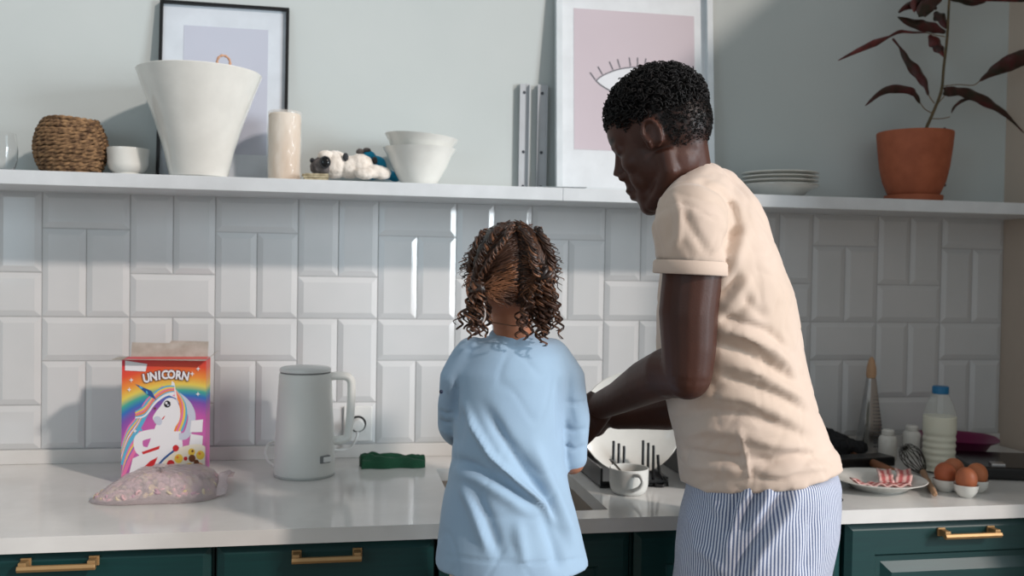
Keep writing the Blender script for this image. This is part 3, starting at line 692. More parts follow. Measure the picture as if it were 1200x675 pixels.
hd = spline([(kx+.048, -.19, CZ+.229), (kx+.070, -.19, CZ+.231), (kx+.092, -.19, CZ+.230), (kx+.1035, -.19, CZ+.222), (kx+.1065, -.19, CZ+.205), (kx+.105, -.19, CZ+.15), (kx+.1005, -.19, CZ+.095), (kx+.095, -.19, CZ+.084), (kx+.082, -.19, CZ+.080), (kx+.062, -.19, CZ+.079)], 5)
obj('handle', MB().tube(hd, [.0115]*len(hd), 16, flat=(1.15, .85)), kp, t, sharp=180)
m = MB(); m.obox((kx+.052, -.24, CZ+.045), (.009, .005, 0), (.002, -.005, 0), (0, 0, .006)); obj('switch', m, matte_white, t, bevel=.001, smooth=False)
m = MB(); m.obox((kx+.047, -.2405, CZ+.045), (.011, .006, 0), (.002, -.005, 0), (0, 0, .0085)); obj('switch_recess', m, mat('grey_seam', rgb(120, 122, 122), .6), t, bevel=.001, smooth=False)
m = MB(); m.tube(spline([at(324, 548, -.17), at(315, 541, -.14), at(311, 530, -.12), at(314, 521, -.10), at(323, 518, -.09), at(345, 522, -.06), (kx+.09, -.03, .90), (.75, -.04, .93), (.752, -.03, .955)], 6), .003, 8)
obj('cord', m, matte_white, b_)
m = MB(); m.lathe([(0, 0), (.016, 0), (.0165, .02), (.013, .03), (0, .031)], (0, 0, 0), 24); me = m.mesh('s'); me.transform(Matrix.Translation((.754, -.018, .963))@Matrix.Rotation(PI/2, 4, 'X')); obj('plug', me, matte_white, b_)

# green cloth
nx, ny = 60, 22; top_ = []
p0 = atz(423, 548, CZ); p1 = atz(496, 546, CZ)
for j in range(ny+1):
    row = []
    for i in range(nx+1):
        u_ = i/nx; v_ = j/ny; x = p0[0]+(p1[0]-p0[0])*u_+.004*math.sin(v_*7); y = -.150+.055*v_+.004*math.sin(u_*13)
        h = .026*math.sin(PI*v_)**.35*(1-.12*abs(2*u_-1)**6)+.0035*math.sin(u_*5.5+.6)*math.sin(PI*v_)
        h += .0050*math.sin(v_*17+u_*9+2*math.sin(u_*6))*math.sin(PI*v_)**.6+.0022*math.sin(v_*29-u_*16)*math.sin(PI*v_)
        row.append((x, y, CZ+.001+max(0, h)))
    top_.append(row)
vs = [p for r_ in top_ for p in r_]; n = len(vs); vs += [(p[0], p[1], CZ+.0003) for p in vs]; fs = []; q1 = nx+1
for j in range(ny):
    for i in range(nx): a = j*q1+i; fs += [(a, a+1, a+q1+1, a+q1), (n+a, n+a+q1, n+a+q1+1, n+a+1)]
for i in range(nx): fs += [(i, n+i, n+i+1, i+1), (ny*q1+i, ny*q1+i+1, n+ny*q1+i+1, n+ny*q1+i)]
for j in range(ny): fs += [(j*q1, (j+1)*q1, n+(j+1)*q1, n+j*q1), (j*q1+nx, n+j*q1+nx, n+(j+1)*q1+nx, (j+1)*q1+nx)]
tag(obj('dish_cloth', MB().add(vs, fs), mat('green_microfibre', rgb(22, 72, 48), .95, nscale=120, bump=.5, bscale=300, sheen=.1), sharp=180), 'rumpled dark green cloth between the kettle and the girl', 'cloth')

# dish rack with prongs
t = thing('dish_rack', (1.36, -.28, CZ), 'black dish rack with upright prongs behind the white mug', 'rack')
m = MB(); rx0, rx1, ry0, ry1 = 1.285, 1.445, -.405, -.13
m.box((rx0, ry0, CZ+.006), (rx1, ry1, CZ+.010)); m.box((rx0, ry0, CZ+.003), (rx0+.005, ry1, CZ+.046)); m.box((rx1-.005, ry0, CZ+.003), (rx1, ry1, CZ+.022)); m.box((rx0, ry1-.005, CZ+.003), (rx1, ry1, CZ+.03)); m.box((rx0, ry0, CZ+.003), (rx1, ry0+.004, CZ+.016))
obj('tray', m, black_m, t, smooth=False, bevel=.001)
for gx in (1.320, 1.390):
    for k in range(3):
        x = gx+k*.0125; y = -.385; m = MB(); h = .102-.006*k
        m.tube([(x, y, CZ+.008), (x, y, CZ+h-.003), (x, y+.002, CZ+h)], .0034, 8); obj('prong', m, black_m, t)
m = MB(); m.tube(spline([(1.4245, -.388, CZ+.07), (1.427, -.392, CZ+.035), (1.437, -.402, CZ+.012), (1.430, -.412, CZ+.004), (1.412, -.408, CZ+.006)], 4), .0036, 8); obj('foot', m, black_m, t)
# plate standing in the rack
c = at(739, 496, -.320); c[2] = CZ+.0115+.1215; m = MB()
m.lathe([(r_*1.12, -z_-.012) for r_, z_ in [(0, 0), (.060, 0), (.064, -.003), (.088, -.012), (.104, -.022), (.1055, -.024), (.104, -.0255), (.087, -.016), (.063, -.007), (0, -.004)]], (0, 0, 0), 72)
me = m.mesh('p'); me.transform(Matrix.Translation(c)@Matrix.Rotation(math.radians(-14), 4, 'Z')@Matrix.Rotation(math.radians(80), 4, 'X'))
tag(obj('serving_plate', me, ceramic), 'big white plate standing upright in the black rack by the man\'s hands', 'plate')
# mug and spoon
c = np.array([1.336, -.452, CZ]); 
t = thing('mug', c, 'small off-white mug with handle facing out, standing beside the sink', 'mug')
obj('mug_body', MB().lathe([(0, 0), (.030, 0), (.034, .002), (.040, .010), (.0425, .022), (.043, .056), (.042, .0572), (.0405, .056), (.040, .022), (.036, .012), (0, .008)], c, 56), mat('grey_ceramic', rgb(200, 200, 195), .3), t)
hd = spline([c+np.array([-.002, -.041, .048]), c+np.array([.006, -.058, .049]), c+np.array([.010, -.064, .038]), c+np.array([.004, -.060, .025]), c+np.array([-.006, -.052, .018]), c+np.array([-.004, -.040, .014])], 5)
obj('handle', MB().tube(hd, .0042, 10), _mats['grey_ceramic'], t, sharp=180)
m = MB(); a = c+np.array([.014, .006, .014]); tp = at(716, 539, -.455); n_ = 12; pts = [a+(tp-a)*i/n_ for i in range(n_+1)]
m.tube(pts, [.0045+.0030*(i/n_)**2 for i in range(n_+1)], 10, flat=(1.3, .35)); m.ell(a+np.array([0, 0, .004]), (.012, .01, .005))
tag(obj('spoon', m, mat('dull_steel', rgb(120, 118, 114), .35, metal=.8)), 'dull metal spoon leaning in the off-white mug', 'spoon')
# black baking tin
t = thing('roasting_tin', (1.65, -.27, CZ), 'deep black roasting tin half hidden behind the man\'s waist', 'tin')
m = MB(); tx0, tx1, ty0, ty1 = 1.515, 1.78, -.46, -.13
def rr2(e, z): return [(tx0-e, ty0-e, z), (tx1+e, ty0-e, z), (tx1+e, ty1+e, z), (tx0-e, ty1+e, z)]
m.rings([rr2(0, CZ+.0003), rr2(.018, CZ+.068), rr2(.026, CZ+.069), rr2(.026, CZ+.072), rr2(.015, CZ+.071), rr2(-.004, CZ+.004)])
obj('pan', m, black_m, t, smooth=False, bevel=.002)
m = MB()
for k in range(9): y = ty0+.02+k*.036; m.tube([(tx0-.010, y, CZ+.0735), (tx1+.010, y, CZ+.0735)], .0016, 6)
m.tube([(tx0-.012, ty0, CZ+.0735), (tx0-.012, ty1, CZ+.0735)], .002, 6); m.tube([(tx1+.012, ty0, CZ+.0735), (tx1+.012, ty1, CZ+.0735)], .002, 6); obj('wire_rack', m, steel, t)

# right-hand end
# oven mitt / black cloth heap and flat black case
ccx = W_(984, 520, -.14)
t0x = ccx[0]
m = MB()
for (px, py, y, rx, ry, rz) in ((962, 520, -.10, .05, .04, .040), (978, 518, -.12, .05, .05, .034), (1000, 527, -.12, .035, .04, .022), (950, 524, -.12, .05, .05, .034)):
    p = at(px, py, y); m.ell((p[0], y, CZ+rz*.9+.0005), (rx, ry, rz))
me = remesh(m, .004, 3); co = get_co(me); no = get_no(me); co += no*(vnoise(co, 70)*.007+vnoise(co, 150, 3)*.003)[:, None]; co[:, 2] = np.maximum(co[:, 2], CZ+.0003); set_co(me, co)
tag(obj('oven_mitt', me, dark_cloth, sharp=180), 'crumpled black cloth mitt against the tiles left of the grater', 'cloth')
# black case in front
p = atz(1012, 535, CZ); m = MB(); m.obox((p[0]-.075, -.235, CZ+.0125), (.085, .012, 0), (-.004, .030, 0), (0, 0, .012)); tag(obj('black_case', m, black_m, bevel=.004, smooth=False), 'flat black case lying behind the bacon plate', 'case')
# grater
c = np.array([2.146, -.075, CZ])
t = thing('tower_grater', c, 'tall conical steel grater with wooden knob against the tiles', 'grater')
def sq(r_, z, n=24, p_=6): return [(c[0]+r_*math.cos(2*PI*k/n)/((abs(math.cos(2*PI*k/n))**p_+abs(math.sin(2*PI*k/n))**p_)**(1/p_)), c[1]+r_*.7*math.sin(2*PI*k/n)/((abs(math.cos(2*PI*k/n))**p_+abs(math.sin(2*PI*k/n))**p_)**(1/p_)), c[2]+z) for k in range(n)]
obj('blade_body', MB().rings([sq(.036, .0003), sq(.0365, .004), sq(.012, .205), sq(.010, .207)]), steel, t, sharp=30)
m = MB()
for i in range(17):
    for j in range(4):
        s = i/17; r_ = .036-.025*s; x = c[0]+r_*(.05+.26*j)*1.0; z = .02+s*.165; m.ell((x, c[1]-.7*r_-.0008, c[2]+z), (.0028*(1-.5*s), .0013, .0018), 8, 5)
obj('grating_teeth', m, mat('dark_steel', rgb(80, 84, 90), .4, metal=.7), t, weld=False)
obj('wooden_knob', MB().lathe([(0, .206), (.0115, .206), (.0135, .215), (.0125, .235), (.008, .254), (.003, .263), (0, .264)], c, 28), mat('light_wood', rgb(196, 158, 124), .6, nscale=40, stretch=(1, 1, .2)), t)
# shakers
for n, (px, y) in enumerate(((1040, -.175), (1068, -.12))):
    p = at(px, 530, y); c = np.array([p[0], y, CZ]); t = thing('spice_jar', c, ('small white lidded jar nearer the grater' if n == 0 else 'small white lidded jar nearer the milk bottle, behind the whisk'), 'jar', 'pair of white spice jars')
    obj('jar_body', MB().lathe([(0, 0), (.021, 0), (.023, .003), (.0235, .056), (.020, .063), (.014, .067)], c, 36), ceramic, t); obj('jar_lid', MB().lathe([(.013, .066), (.0165, .068), (.0165, .077), (.013, .081), (0, .082)], c, 32), ceramic, t)
# milk bottle
c = np.array([2.183, -.325, CZ]); t = thing('milk_bottle', c, 'ribbed plastic milk bottle with blue cap, three quarters full', 'bottle')
rb = lambda z: .0385+(.0012*math.sin(z/.016*2*PI) if z < .10 else .0012)
pr_ = [(0, .001), (.034, .0003), (.038, .006)]+[(rb(z), z) for z in np.linspace(.01, .135, 40)]+[(.037, .150), (.030, .172), (.021, .190), (.0165, .197), (.0165, .206)]
bt = mat('bottle_plastic', rgb(225, 232, 226), .12, alpha=.22)
obj('bottle_shell', MB().lathe(pr_, c, 48), bt, t)
obj('milk', MB().lathe([(0, .002)]+[(rb(z)-.0006, z) for z in np.linspace(.006, .138, 42)]+[(.0385, .1402), (0, .1402)], c, 48), mat('milk', rgb(228, 226, 206), .3), t)
obj('cap', MB().lathe([(.018, .196), (.0195, .197), (.0195, .212), (.018, .2145), (0, .2145)], c, 40, fn=lambda a, z: 1+.012*math.sin(a*24)), mat('blue_cap', rgb(18, 104, 150), .4), t)
# magenta dish
c = np.array([2.37, -.14, CZ]); m = MB()
def mg(a, z): return 1+.05*math.sin(a*4+.5)
m.lathe([(0, 0), (.055, 0), (.060, .003), (.085, .04), (.105, .050), (.106, .052), (.084, .044), (.056, .006), (0, .004)], c, 64, fn=mg)
t = thing('silicone_bowl', c, 'dark magenta silicone bowl behind the milk bottle in the corner', 'bowl')
obj('bowl_shell', m, mat('magenta_silicone', rgb(112, 20, 72), .4), t, sharp=60)
# black tray + cloth right
p = atz(1200, 545, CZ)
m = MB(); m.obox((2.40, -.36, CZ+.016), (.155, -.045, 0), (.035, .10, 0), (0, 0, .0155)); 
t = thing('cooking_grill', (2.40, -.36, CZ), 'flat black contact grill at the right end of the worktop', 'grill')
obj('grill_body', m, mat('black_gloss', rgb(14, 15, 16), .22), t, bevel=.006, smooth=False)
p = at(1168, 560, -.40); m = MB(); m.obox((2.285, -.405, CZ+.034), (.016, -.004, 0), (.006, .014, 0), (0, 0, .0035)); obj('latch', m, steel, t, bevel=.001, smooth=False)
m = MB()
for (x, y, rx, ry, rz) in ((2.265, -.305, .04, .035, .030), (2.295, -.285, .04, .035, .026), (2.235, -.35, .03, .02, .015)): m.ell((x, y, CZ+rz*.92), (rx, ry, rz))
# egg cups & eggs
eggm = mat('brown_egg', rgb(178, 104, 66), .5, nscale=15, col2=rgb(166, 94, 58), bump=.1, bscale=160)
ec = [((1112, 576), (170, 90, 56), 'leftmost of the four'), ((1145, 577), (186, 112, 72), 'rightmost of the four'), ((1126, 566), (184, 112, 76), 'rearmost of the four'), ((1125, 581), (180, 104, 68), 'nearest of the four')]
cen = [np.array([2.064, -.518]), np.array([2.134, -.533]), np.array([2.116, -.476]), np.array([2.078, -.573])]
mid = sum(cen)/4; t = thing('egg_holder', (mid[0], mid[1], CZ), 'white ceramic egg holder of four joined cups at the worktop edge', 'egg holder')
m = MB()
for q_ in cen: m.lathe([(0, 0), (.012, 0), (.017, .004), (.0235, .014), (.0262, .028), (.0255, .0285), (.0225, .0205), (.016, .0095), (0, .008)], (q_[0], q_[1], CZ), 36)
m.lathe([(0, .003), (.02, .003), (.02, .010), (0, .010)], (mid[0], mid[1], CZ), 24)
obj('cups', m, ceramic, t, weld=False)
for q_, (_, cl, w) in zip(cen, ec):
    pr_ = [(.0228*math.sin(th)*(1-.10*math.cos(th)*-1*-1), -.0285*math.cos(th)) for th in np.linspace(0, PI, 24)]
    mm = mat('egg_shell_%d' % cl[0] if False else 'egg_shell_tone_'+w.split()[0], rgb(*cl), .5, nscale=25, col2=rgb(*[int(v*.93) for v in cl]))
    m = MB().lathe(pr_, (q_[0], q_[1], CZ+.0378), 36); tag(obj('egg', m, mm), 'brown egg in a white cup, '+w, 'egg', 'four brown eggs in the holder')
# bacon plate
c = np.array([1.925, -.475, CZ]); t0 = tag(obj('serving_dish', MB().lathe([(0, 0), (.056, 0), (.060, .003), (.082, .016), (.104, .0235), (.1055, .0248), (.104, .0258), (.080, .0195), (.058, .008), (0, .0065)], c, 72), ceramic), 'round white plate holding raw bacon on the right worktop', 'plate')
bac = bpy.data.materials.new('bacon'); bac.use_nodes = True; nt = bac.node_tree; N = nt.nodes; b = N['Principled BSDF']; b.inputs['Roughness'].default_value = .4
at_ = N.new('ShaderNodeAttribute'); at_.attribute_name = 'across'; nz = N.new('ShaderNodeTexNoise'); nz.inputs['Scale'].default_value = 40
ad = N.new('ShaderNodeMath'); ad.operation = 'MULTIPLY_ADD'; nt.links.new(nz.outputs[0], ad.inputs[0]); ad.inputs[1].default_value = .35; nt.links.new(at_.outputs['Fac'], ad.inputs[2])
cr = N.new('ShaderNodeValToRGB'); nt.links.new(ad.outputs[0], cr.inputs[0]); e0 = cr.color_ramp.elements
st = [(.12, (224,186,180)), (.30, (222,178,172)), (.36, (176,86,88)), (.48, (190,100,100)), (.54, (226,190,182)), (.68, (222,180,174)), (.76, (178,84,86)), (.95, (190,104,100)), (1, (222,186,180))]
while len(e0) < len(st): e0.new(.5)
for el, (p_, c_) in zip(e0, st): el.position = p_; el.color = rgb(*c_)
nt.links.new(cr.outputs[0], b.inputs['Base Color'])
def rasher(path, w, label, z0):
    P = spline([np.array([a-.030, b_, z]) for a, b_, z in path], 8); vs = []; ac = []; n = len(P)
    for i, p in enumerate(P):
        tg = P[min(i+1, n-1)]-P[max(i-1, 0)]; tg[2] = 0; tg /= np.linalg.norm(tg); s = np.array([-tg[1], tg[0], 0])
        for j in range(9):
            u_ = j/8-.5; vs.append(p+s*u_*w+np.array([0, 0, .003*math.sin(i*.9+j*.5)+.003*abs(u_)])); ac.append(j/8)
    nn = len(vs); vs += [v-np.array([0, 0, .0022]) for v in vs]; ac += ac[:]; fs = []
    for i in range(n-1):
        for j in range(8): a = i*9+j; fs += [(a, a+1, a+10, a+9), (nn+a, nn+a+9, nn+a+10, nn+a+1)]
        fs += [(i*9, i*9+9, nn+i*9+9, nn+i*9), (i*9+8, nn+i*9+8, nn+i*9+17, i*9+17)]
    fs += [tuple(range(9))[::-1]+tuple(nn+j for j in range(9)), tuple((n-1)*9+j for j in range(9))+tuple(nn+(n-1)*9+j for j in range(8, -1, -1))]
    me = MB().add(vs, fs).mesh('bacon_rasher'); a_ = me.attributes.new('across', 'FLOAT', 'POINT'); a_.data.foreach_set('value', ac)
    o = bpy.data.objects.new('bacon_rasher', me); COL.objects.link(o); me.materials.append(bac); me.polygons.foreach_set('use_smooth', [True]*len(me.polygons)); tag(o, label, 'bacon', 'raw bacon rashers on the plate')
zb = CZ+.0185
rasher([(1.874, -.495, zb+.011), (1.904, -.505, zb), (1.934, -.515, zb+.002), (1.964, -.52, zb), (1.999, -.52, zb+.002)], .030, 'flat raw bacon rasher stretching towards the man along the plate front', zb)
rasher([(1.951, -.515, zb+.004), (1.967, -.485, zb+.012), (1.984, -.455, zb+.008), (1.999, -.425, zb+.014)], .032, 'folded raw bacon rasher nearest the middle of the plate', zb)
rasher([(1.984, -.525, zb+.005), (2.004, -.50, zb+.014), (2.021, -.475, zb+.010), (2.035, -.445, zb+.018)], .034, 'folded raw bacon rasher at the right side of the plate', zb)
# wooden spoon & whisk
a = at(1008, 531, -.20); a[2] = CZ+.040; 
wood = mat('worn_wood', rgb(156, 104, 72), .6, nscale=30, stretch=(1, .3, 1), col2=rgb(130, 84, 56))
P0 = atz(1009, 536, CZ+.012); P1 = atz(1052, 556, CZ+.012); dv = (P1-P0); 
m = MB(); pts = [P0+dv*s for s in (-.35, -.3, 0, .05, .5, 1.0, 1.05)]; m.tube(pts, [.003, .0048, .0052, .0098, .0102, .0105, .006], 16)
tag(obj('rolling_pin', m, wood), 'wooden rolling pin lying behind the bacon plate', 'rolling pin')
t = thing('whisk', (2.10, -.36, CZ), 'wire whisk with wooden handle lying between plate and milk bottle', 'whisk')
h0 = atz(1094, 580, CZ+.0095)+np.array([.004, .0, 0]); h1 = atz(1078, 553, CZ+.012)+np.array([.008, 0, 0]); m = MB(); d_ = (h1-h0)
m.tube([h0+d_*s for s in (0, .04, .3, .7, .97, 1)], [.0035, .006, .0070, .0062, .0078, .004], 14); obj('handle', m, mat('pale_wood', rgb(170, 134, 104), .6, nscale=30), t)
hc = at(1070, 537, -.27); e1 = np.array([hc[0]-.01, hc[1]+.02, CZ+.046]); m = MB(); wv = e1-h1
for k in range(7):
    ph = PI*k/7; dn = wv/np.linalg.norm(wv); s1 = np.cross(dn, [0, 0, 1.]); s1 /= np.linalg.norm(s1); s2 = np.cross(s1, dn); side = s1*math.cos(ph)+s2*math.sin(ph)
    lp = [h1+wv*(.5-.5*math.cos(w))*1.0+side*.032*math.sin(w)*(.55+.45*(.5-.5*math.cos(w))) for w in np.linspace(0, PI, 14)]
    lp2 = [h1+wv*(.5-.5*math.cos(w))*1.0-side*.032*math.sin(w)*(.55+.45*(.5-.5*math.cos(w))) for w in np.linspace(0, PI, 14)]
    for l_ in (lp, lp2):
        l_ = [np.array([q_[0], q_[1], max(q_[2], CZ+.0015)]) for q_ in l_]; m.tube(l_, .0011, 6)
obj('wires', m, mat('dark_wire', rgb(60, 54, 48), .35, metal=.8), t, weld=False)
p = atz(984, 588, CZ); m = MB(); m.ell((p[0], p[1], CZ+.004), (.008, .006, .0042)); m.tube([(p[0]-.03, p[1]+.01, CZ+.004), (p[0], p[1], CZ+.004)], .0035, 8)
tag(obj('knife_handle', m, black_m), 'small black handle tip peeking out from under the man\'s side', 'utensil')

# ================================================================== people
def V(*a): return np.array(a, float)
def nrm(v): return v/(np.linalg.norm(v)+1e-9)
def taper(mb, pts, rad, seg=18, flat=None):
    mb.tube(pts, rad, seg, flat=flat); mb.ell(pts[0], rad[0]*.97, 16, 10); mb.ell(pts[-1], rad[-1]*.97, 16, 10); return mb
def smoothmesh(me, it=2, fac=.5):
    bm = bmesh.new(); bm.from_mesh(me)
    for _ in range(it): bmesh.ops.smooth_vert(bm, verts=bm.verts, factor=fac, use_axis_x=True, use_axis_y=True, use_axis_z=True)
    bm.to_mesh(me); bm.free()
def hand(mb, wr, d, n, s, sc=1.0, curl=.6, spread=.12, tcurl=.5):
    """wr wrist, d direction of the hand, n the way the fingers curl, s towards the thumb"""
    d = nrm(d); n = nrm(n-d*(n@d)); s = nrm(s-d*(s@d)-n*(s@n))
    q = lambda x, y, z: wr+(d*x+s*y+n*z)*sc
    for k, y in enumerate((.028, .010, -.009, -.026)):
        mb.tube([q(-.01, y*.55, 0), q(.04, y*.85, -.002), q(.082-.004*abs(k-1), y, 0)], [.017*sc, .0155*sc, .0115*sc], 12)
    mb.ell(q(.045, 0, .003), (.03*sc,)*3, 12, 8); mb.ell(q(.045, .022, .010), (.020*sc,)*3, 12, 8)
    for k, (y, ln) in enumerate(((.030, .92), (.010, 1.0), (-.010, .95), (-.028, .76))):
        base = q(.082-.004*abs(k-1), y, 0); a = curl*(.8+.1*k); pts = [base]; dirn = nrm(d+s*spread*(1.4-k)*.8)
        ang = 0; p = base
        for seg_, l_ in enumerate((.044, .027, .022)):
            ang += a*(1.0 if seg_ else .75); dd = dirn*math.cos(ang)+n*math.sin(ang); m_ = p+dd*l_*ln*sc*.5; p = p+dd*l_*ln*sc; pts += [m_, p]
        r_ = [.0095, .0088, .0090, .0080, .0082, .0076, .0068]; mb.tube(pts, [x*sc for x in r_], 10); mb.ell(pts[-1], .0068*sc, 10, 8)
    b0 = q(.012, .024, .006); t1 = q(.040, .046, .018); t2 = t1+(d*.030*math.cos(tcurl)+n*.030*math.sin(tcurl)+s*.006)*sc; t3 = t2+(d*.024*math.cos(tcurl*1.8)+n*.024*math.sin(tcurl*1.8)-s*.006)*sc
    mb.tube([b0, t1, t2, t3], [.016*sc, .0125*sc, .0105*sc, .0085*sc], 12); mb.ell(t3, .0085*sc, 10, 8)
def ellring(c, a, b, ang, tilt=(0, 0), n=48, p_=2.0):
    """ring with half depth a along heading ang and half breadth b, tilted: height rises by tilt[0] per metre forward, tilt[1] per metre leftward"""
    f = V(math.cos(ang), math.sin(ang), 0); l = V(-math.sin(ang), math.cos(ang), 0); out = []
    for k in range(n):
        t = 2*PI*k/n; u_ = math.cos(t); v_ = math.sin(t); k_ = (abs(u_)**p_+abs(v_)**p_)**(-1/p_); x = a*u_*k_; y = b*v_*k_
        out.append(c+f*x+l*y+V(0, 0, tilt[0]*x+tilt[1]*y))
    return out

# ---------------------------------------------------------------- the man
skin = mat('dark_skin', rgb(72, 43, 34), .48, spec=.35, nscale=12, col2=rgb(62, 37, 29), sss=.08, bump=.12, bscale=400)
HA = math.radians(180-25)     # body heading: to the left and a little towards the wall
fwd = V(math.cos(HA), math.sin(HA), 0); lef = V(-math.sin(HA), math.cos(HA), 0)   # lef points to the camera side
# torso rows: image y, left x, right x of the shirt outline, half breadth, row depth
MYc = -.86
rows = [(222, 796, 872, .072), (240, 786, 888, .105), (262, 778, 900, .135), (280, 774, 908, .160), (300, 772, 918, .186), (350, 769, 932, .186), (400, 769, 939, .178), (440, 775, 944, .170), (480, 785, 954, .165), (515, 795, 966, .160), (538, 800, 975, .162), (552, 801, 979, .164)]
def torso(shrink=0., rws=rows, c25=math.cos(math.radians(25)), s25=math.sin(math.radians(25))):
    rs = []
    for y, xl, xr, b in rws:
        cpt = at((xl+xr)/2, y, MYc); pl = at(xl, y, MYc); pr = at(xr, y, MYc); w = np.linalg.norm(pr-pl)/2
        c = cpt.copy(); bb = b-shrink; ww = w-shrink
        # image plane is yawed: effective angle between heading and picture plane
        a = math.sqrt(max(.0012, ww*ww-(bb*.38)**2))/.93
        rs.append((c, a, bb))
    return rs
sh = MB(); tr = torso(); rr_ = []
for i, (c, a, b) in enumerate(tr):
    tl = (-.10 if i < 3 else -.05*(i/10)) if i < 10 else -.14
    rr_.append(ellring(c, a, b, HA, (tl, -.02), 48, 2.25))
# rounded shoulders at the top
c0 = at(824, 211, MYc); rr_ = [ellring(at(817, 205, MYc), .044, .048, HA, (-.30, 0), 48), ellring(c0, .052, .060, HA, (-.25, 0), 48)]+rr_
sh.rings(rr_)
# shirt shoulders and sleeves
nsh = at(812, 262, -1.0); fsh = at(838, 268, -.70)
elb_n = at(803, 432, -1.0); wri_n = at(704, 475, -.70)
sh.ell(nsh+V(.008, .02, 0), (.060, .060, .066)); sh.ell(fsh, (.058, .058, .060))
slv_end = nsh+(elb_n-nsh)*.275
sh.tube([nsh+V(.012, .03, .025), nsh+V(-.003, 0, -.01), nsh+(elb_n-nsh)*.15, slv_end], [.058, .0625, .0585, .0555], 28)
taper(sh, [at(828, 222, MYc)+lef*.05, nsh+V(.01, .03, .02)], [.045, .055])
taper(sh, [at(828, 226, MYc)+V(.01, .04, 0), fsh+V(.01, 0, .01)], [.04, .045])
elb_f = at(812, 478, -.68); wri_f = at(722, 489, -.58)
taper(sh, [fsh, fsh+(elb_f-fsh)*.45], [.056, .052])
me = remesh(sh, .0055, 6)
# hem roll and cuff ring added after the union so that they stay crisp
co = get_co(me); no = get_no(me)
co += no*((vnoise(co, 17, 1)*.0028+vnoise(co, 38, 2)*.0010-.0022*np.exp(-(vnoise(co*V(1, 1, 1.9), 17, 9)/.10)**2)-.0014*np.exp(-(vnoise(co*V(1.3, 1, .8), 27, 5)/.09)**2))[:, None]); set_co(me, co)
folds(me, [
 ([(800, 213), (822, 214), (846, 226), (860, 245), (864, 265), (856, 290), (849, 318)], 2.6, -.0028),
 ([(806, 212), (826, 210), (850, 222), (866, 242), (870, 262)], 4, .0022),
 ([(862, 262), (853, 280), (850, 300)], 5, -.0045), ([(874, 262), (868, 290), (858, 318)], 7, .006),
 ([(868, 318), (858, 335), (845, 348)], 5, -.006), ([(880, 322), (866, 345), (846, 362)], 6, .005), ([(884, 345), (866, 366), (842, 378)], 5, -.004),
 ([(843, 372), (866, 378), (900, 388), (925, 410)], 5, -.006), ([(841, 386), (872, 392), (905, 410), (932, 436)], 7, .008), ([(838, 402), (870, 412), (905, 430), (935, 452)], 6, -.006),
 ([(930, 402), (935, 430), (944, 450)], 5, -.004), ([(845, 425), (880, 432), (915, 452), (945, 470)], 7, .006), ([(842, 440), (880, 452), (920, 468), (950, 486)], 5, -.005),
 ([(800, 470), (830, 462), (870, 466), (905, 480), (940, 500)], 7, .005), ([(792, 492), (830, 482), (870, 486), (920, 502), (958, 516)], 6, -.005),
 ([(797, 512), (830, 502), (868, 508), (905, 520), (960, 530)], 6, .005), ([(800, 527), (830, 533), (862, 538), (874, 534)], 4, -.006), ([(803, 545), (835, 548), (870, 550)], 6, .005),
 ([(866, 500), (870, 520), (874, 535), (877, 552), (878, 566)], 2.5, .0045), ([(880, 538), (905, 541), (932, 532), (960, 534)], 5, -.006), ([(885, 552), (915, 556), (945, 548), (974, 548)], 5, .004),
 ([(790, 225), (797, 250), (796, 275), (790, 296)], 4, .0035), ([(782, 240), (786, 262), (782, 290)], 4, -.003), ([(800, 245), (812, 270), (832, 300)], 5, -.003), ([(776, 305), (800, 309), (825, 311), (846, 314)], 1.6, -.0020),
 ([(812, 572), (835, 564), (870, 561), (920, 561), (975, 551)], 1.5, -.0018), ([(868, 340), (885, 362), (902, 376)], 5, -.003), ([(890, 300), (905, 330), (915, 360)], 8, .003)])
man = thing('person', (1.47, MYc, 0), 'person in beige T-shirt and striped shorts bending over the sink, arms reaching left', 'person')
shirtm = mat('beige_cotton', rgb(206, 186, 171), .85, nscale=8, col2=rgb(200, 180, 163), sheen=.25, bump=.12, bscale=600)
ts = obj('t_shirt', me, shirtm, man, sharp=180)
# rolled cuff and collar rib
ax_ = nrm(elb_n-nsh); a1 = nrm(np.cross(ax_, V(0, 1, 0))); b1 = np.cross(ax_, a1)
def ringpts(c, r1, ax, n=40, k=1.0, a_=None, b_=None): return [c+(a_*math.cos(2*PI*i/n)+b_*math.sin(2*PI*i/n)*k)*r1 for i in range(n)]
cs = MB(); ce = slv_end+ax_*.018; cs.rings([ringpts(ce+ax_*o_, r1, ax_, 40, 1, a1, b1) for o_, r1 in ((-.022, .0575), (-.018, .0600), (-.002, .0602), (0, .0585), (0, .054), (-.012, .052))], cap=False)
obj('sleeve_cuff', cs, shirtm, ts, sharp=60)
# body: neck, head, arms, hands, trunk and legs in one skin
bd = MB(); tr2 = torso(.014); bd.rings([ellring(c, a*.93, b*.93, HA, (0, 0), 32) for c, a, b in tr2])
hips = at(888, 600, MYc)
knees = []
bd.rings([ellring(hips+V(0, 0, dz_), .105, .15, HA, (0, 0), 32) for dz_ in (.09, .02, -.06, -.10)])
for sg in (1, -1):
    hp = hips+lef*.085*sg+V(0, 0, -.06); kn = V(hp[0]-.03, hp[1]+.03*0, .49); an = V(hp[0]+.03, hp[1], .09)
    taper(bd, [hp, (hp+kn)/2, kn, (kn*.6+an*.4)+V(.012, 0, 0), an], [.085, .072, .054, .055, .036]); taper(bd, [an+V(.02, 0, -.045), an+fwd*.10+V(0, 0, -.062), an+fwd*.17+V(0, 0, -.068)], [.036, .030, .022])
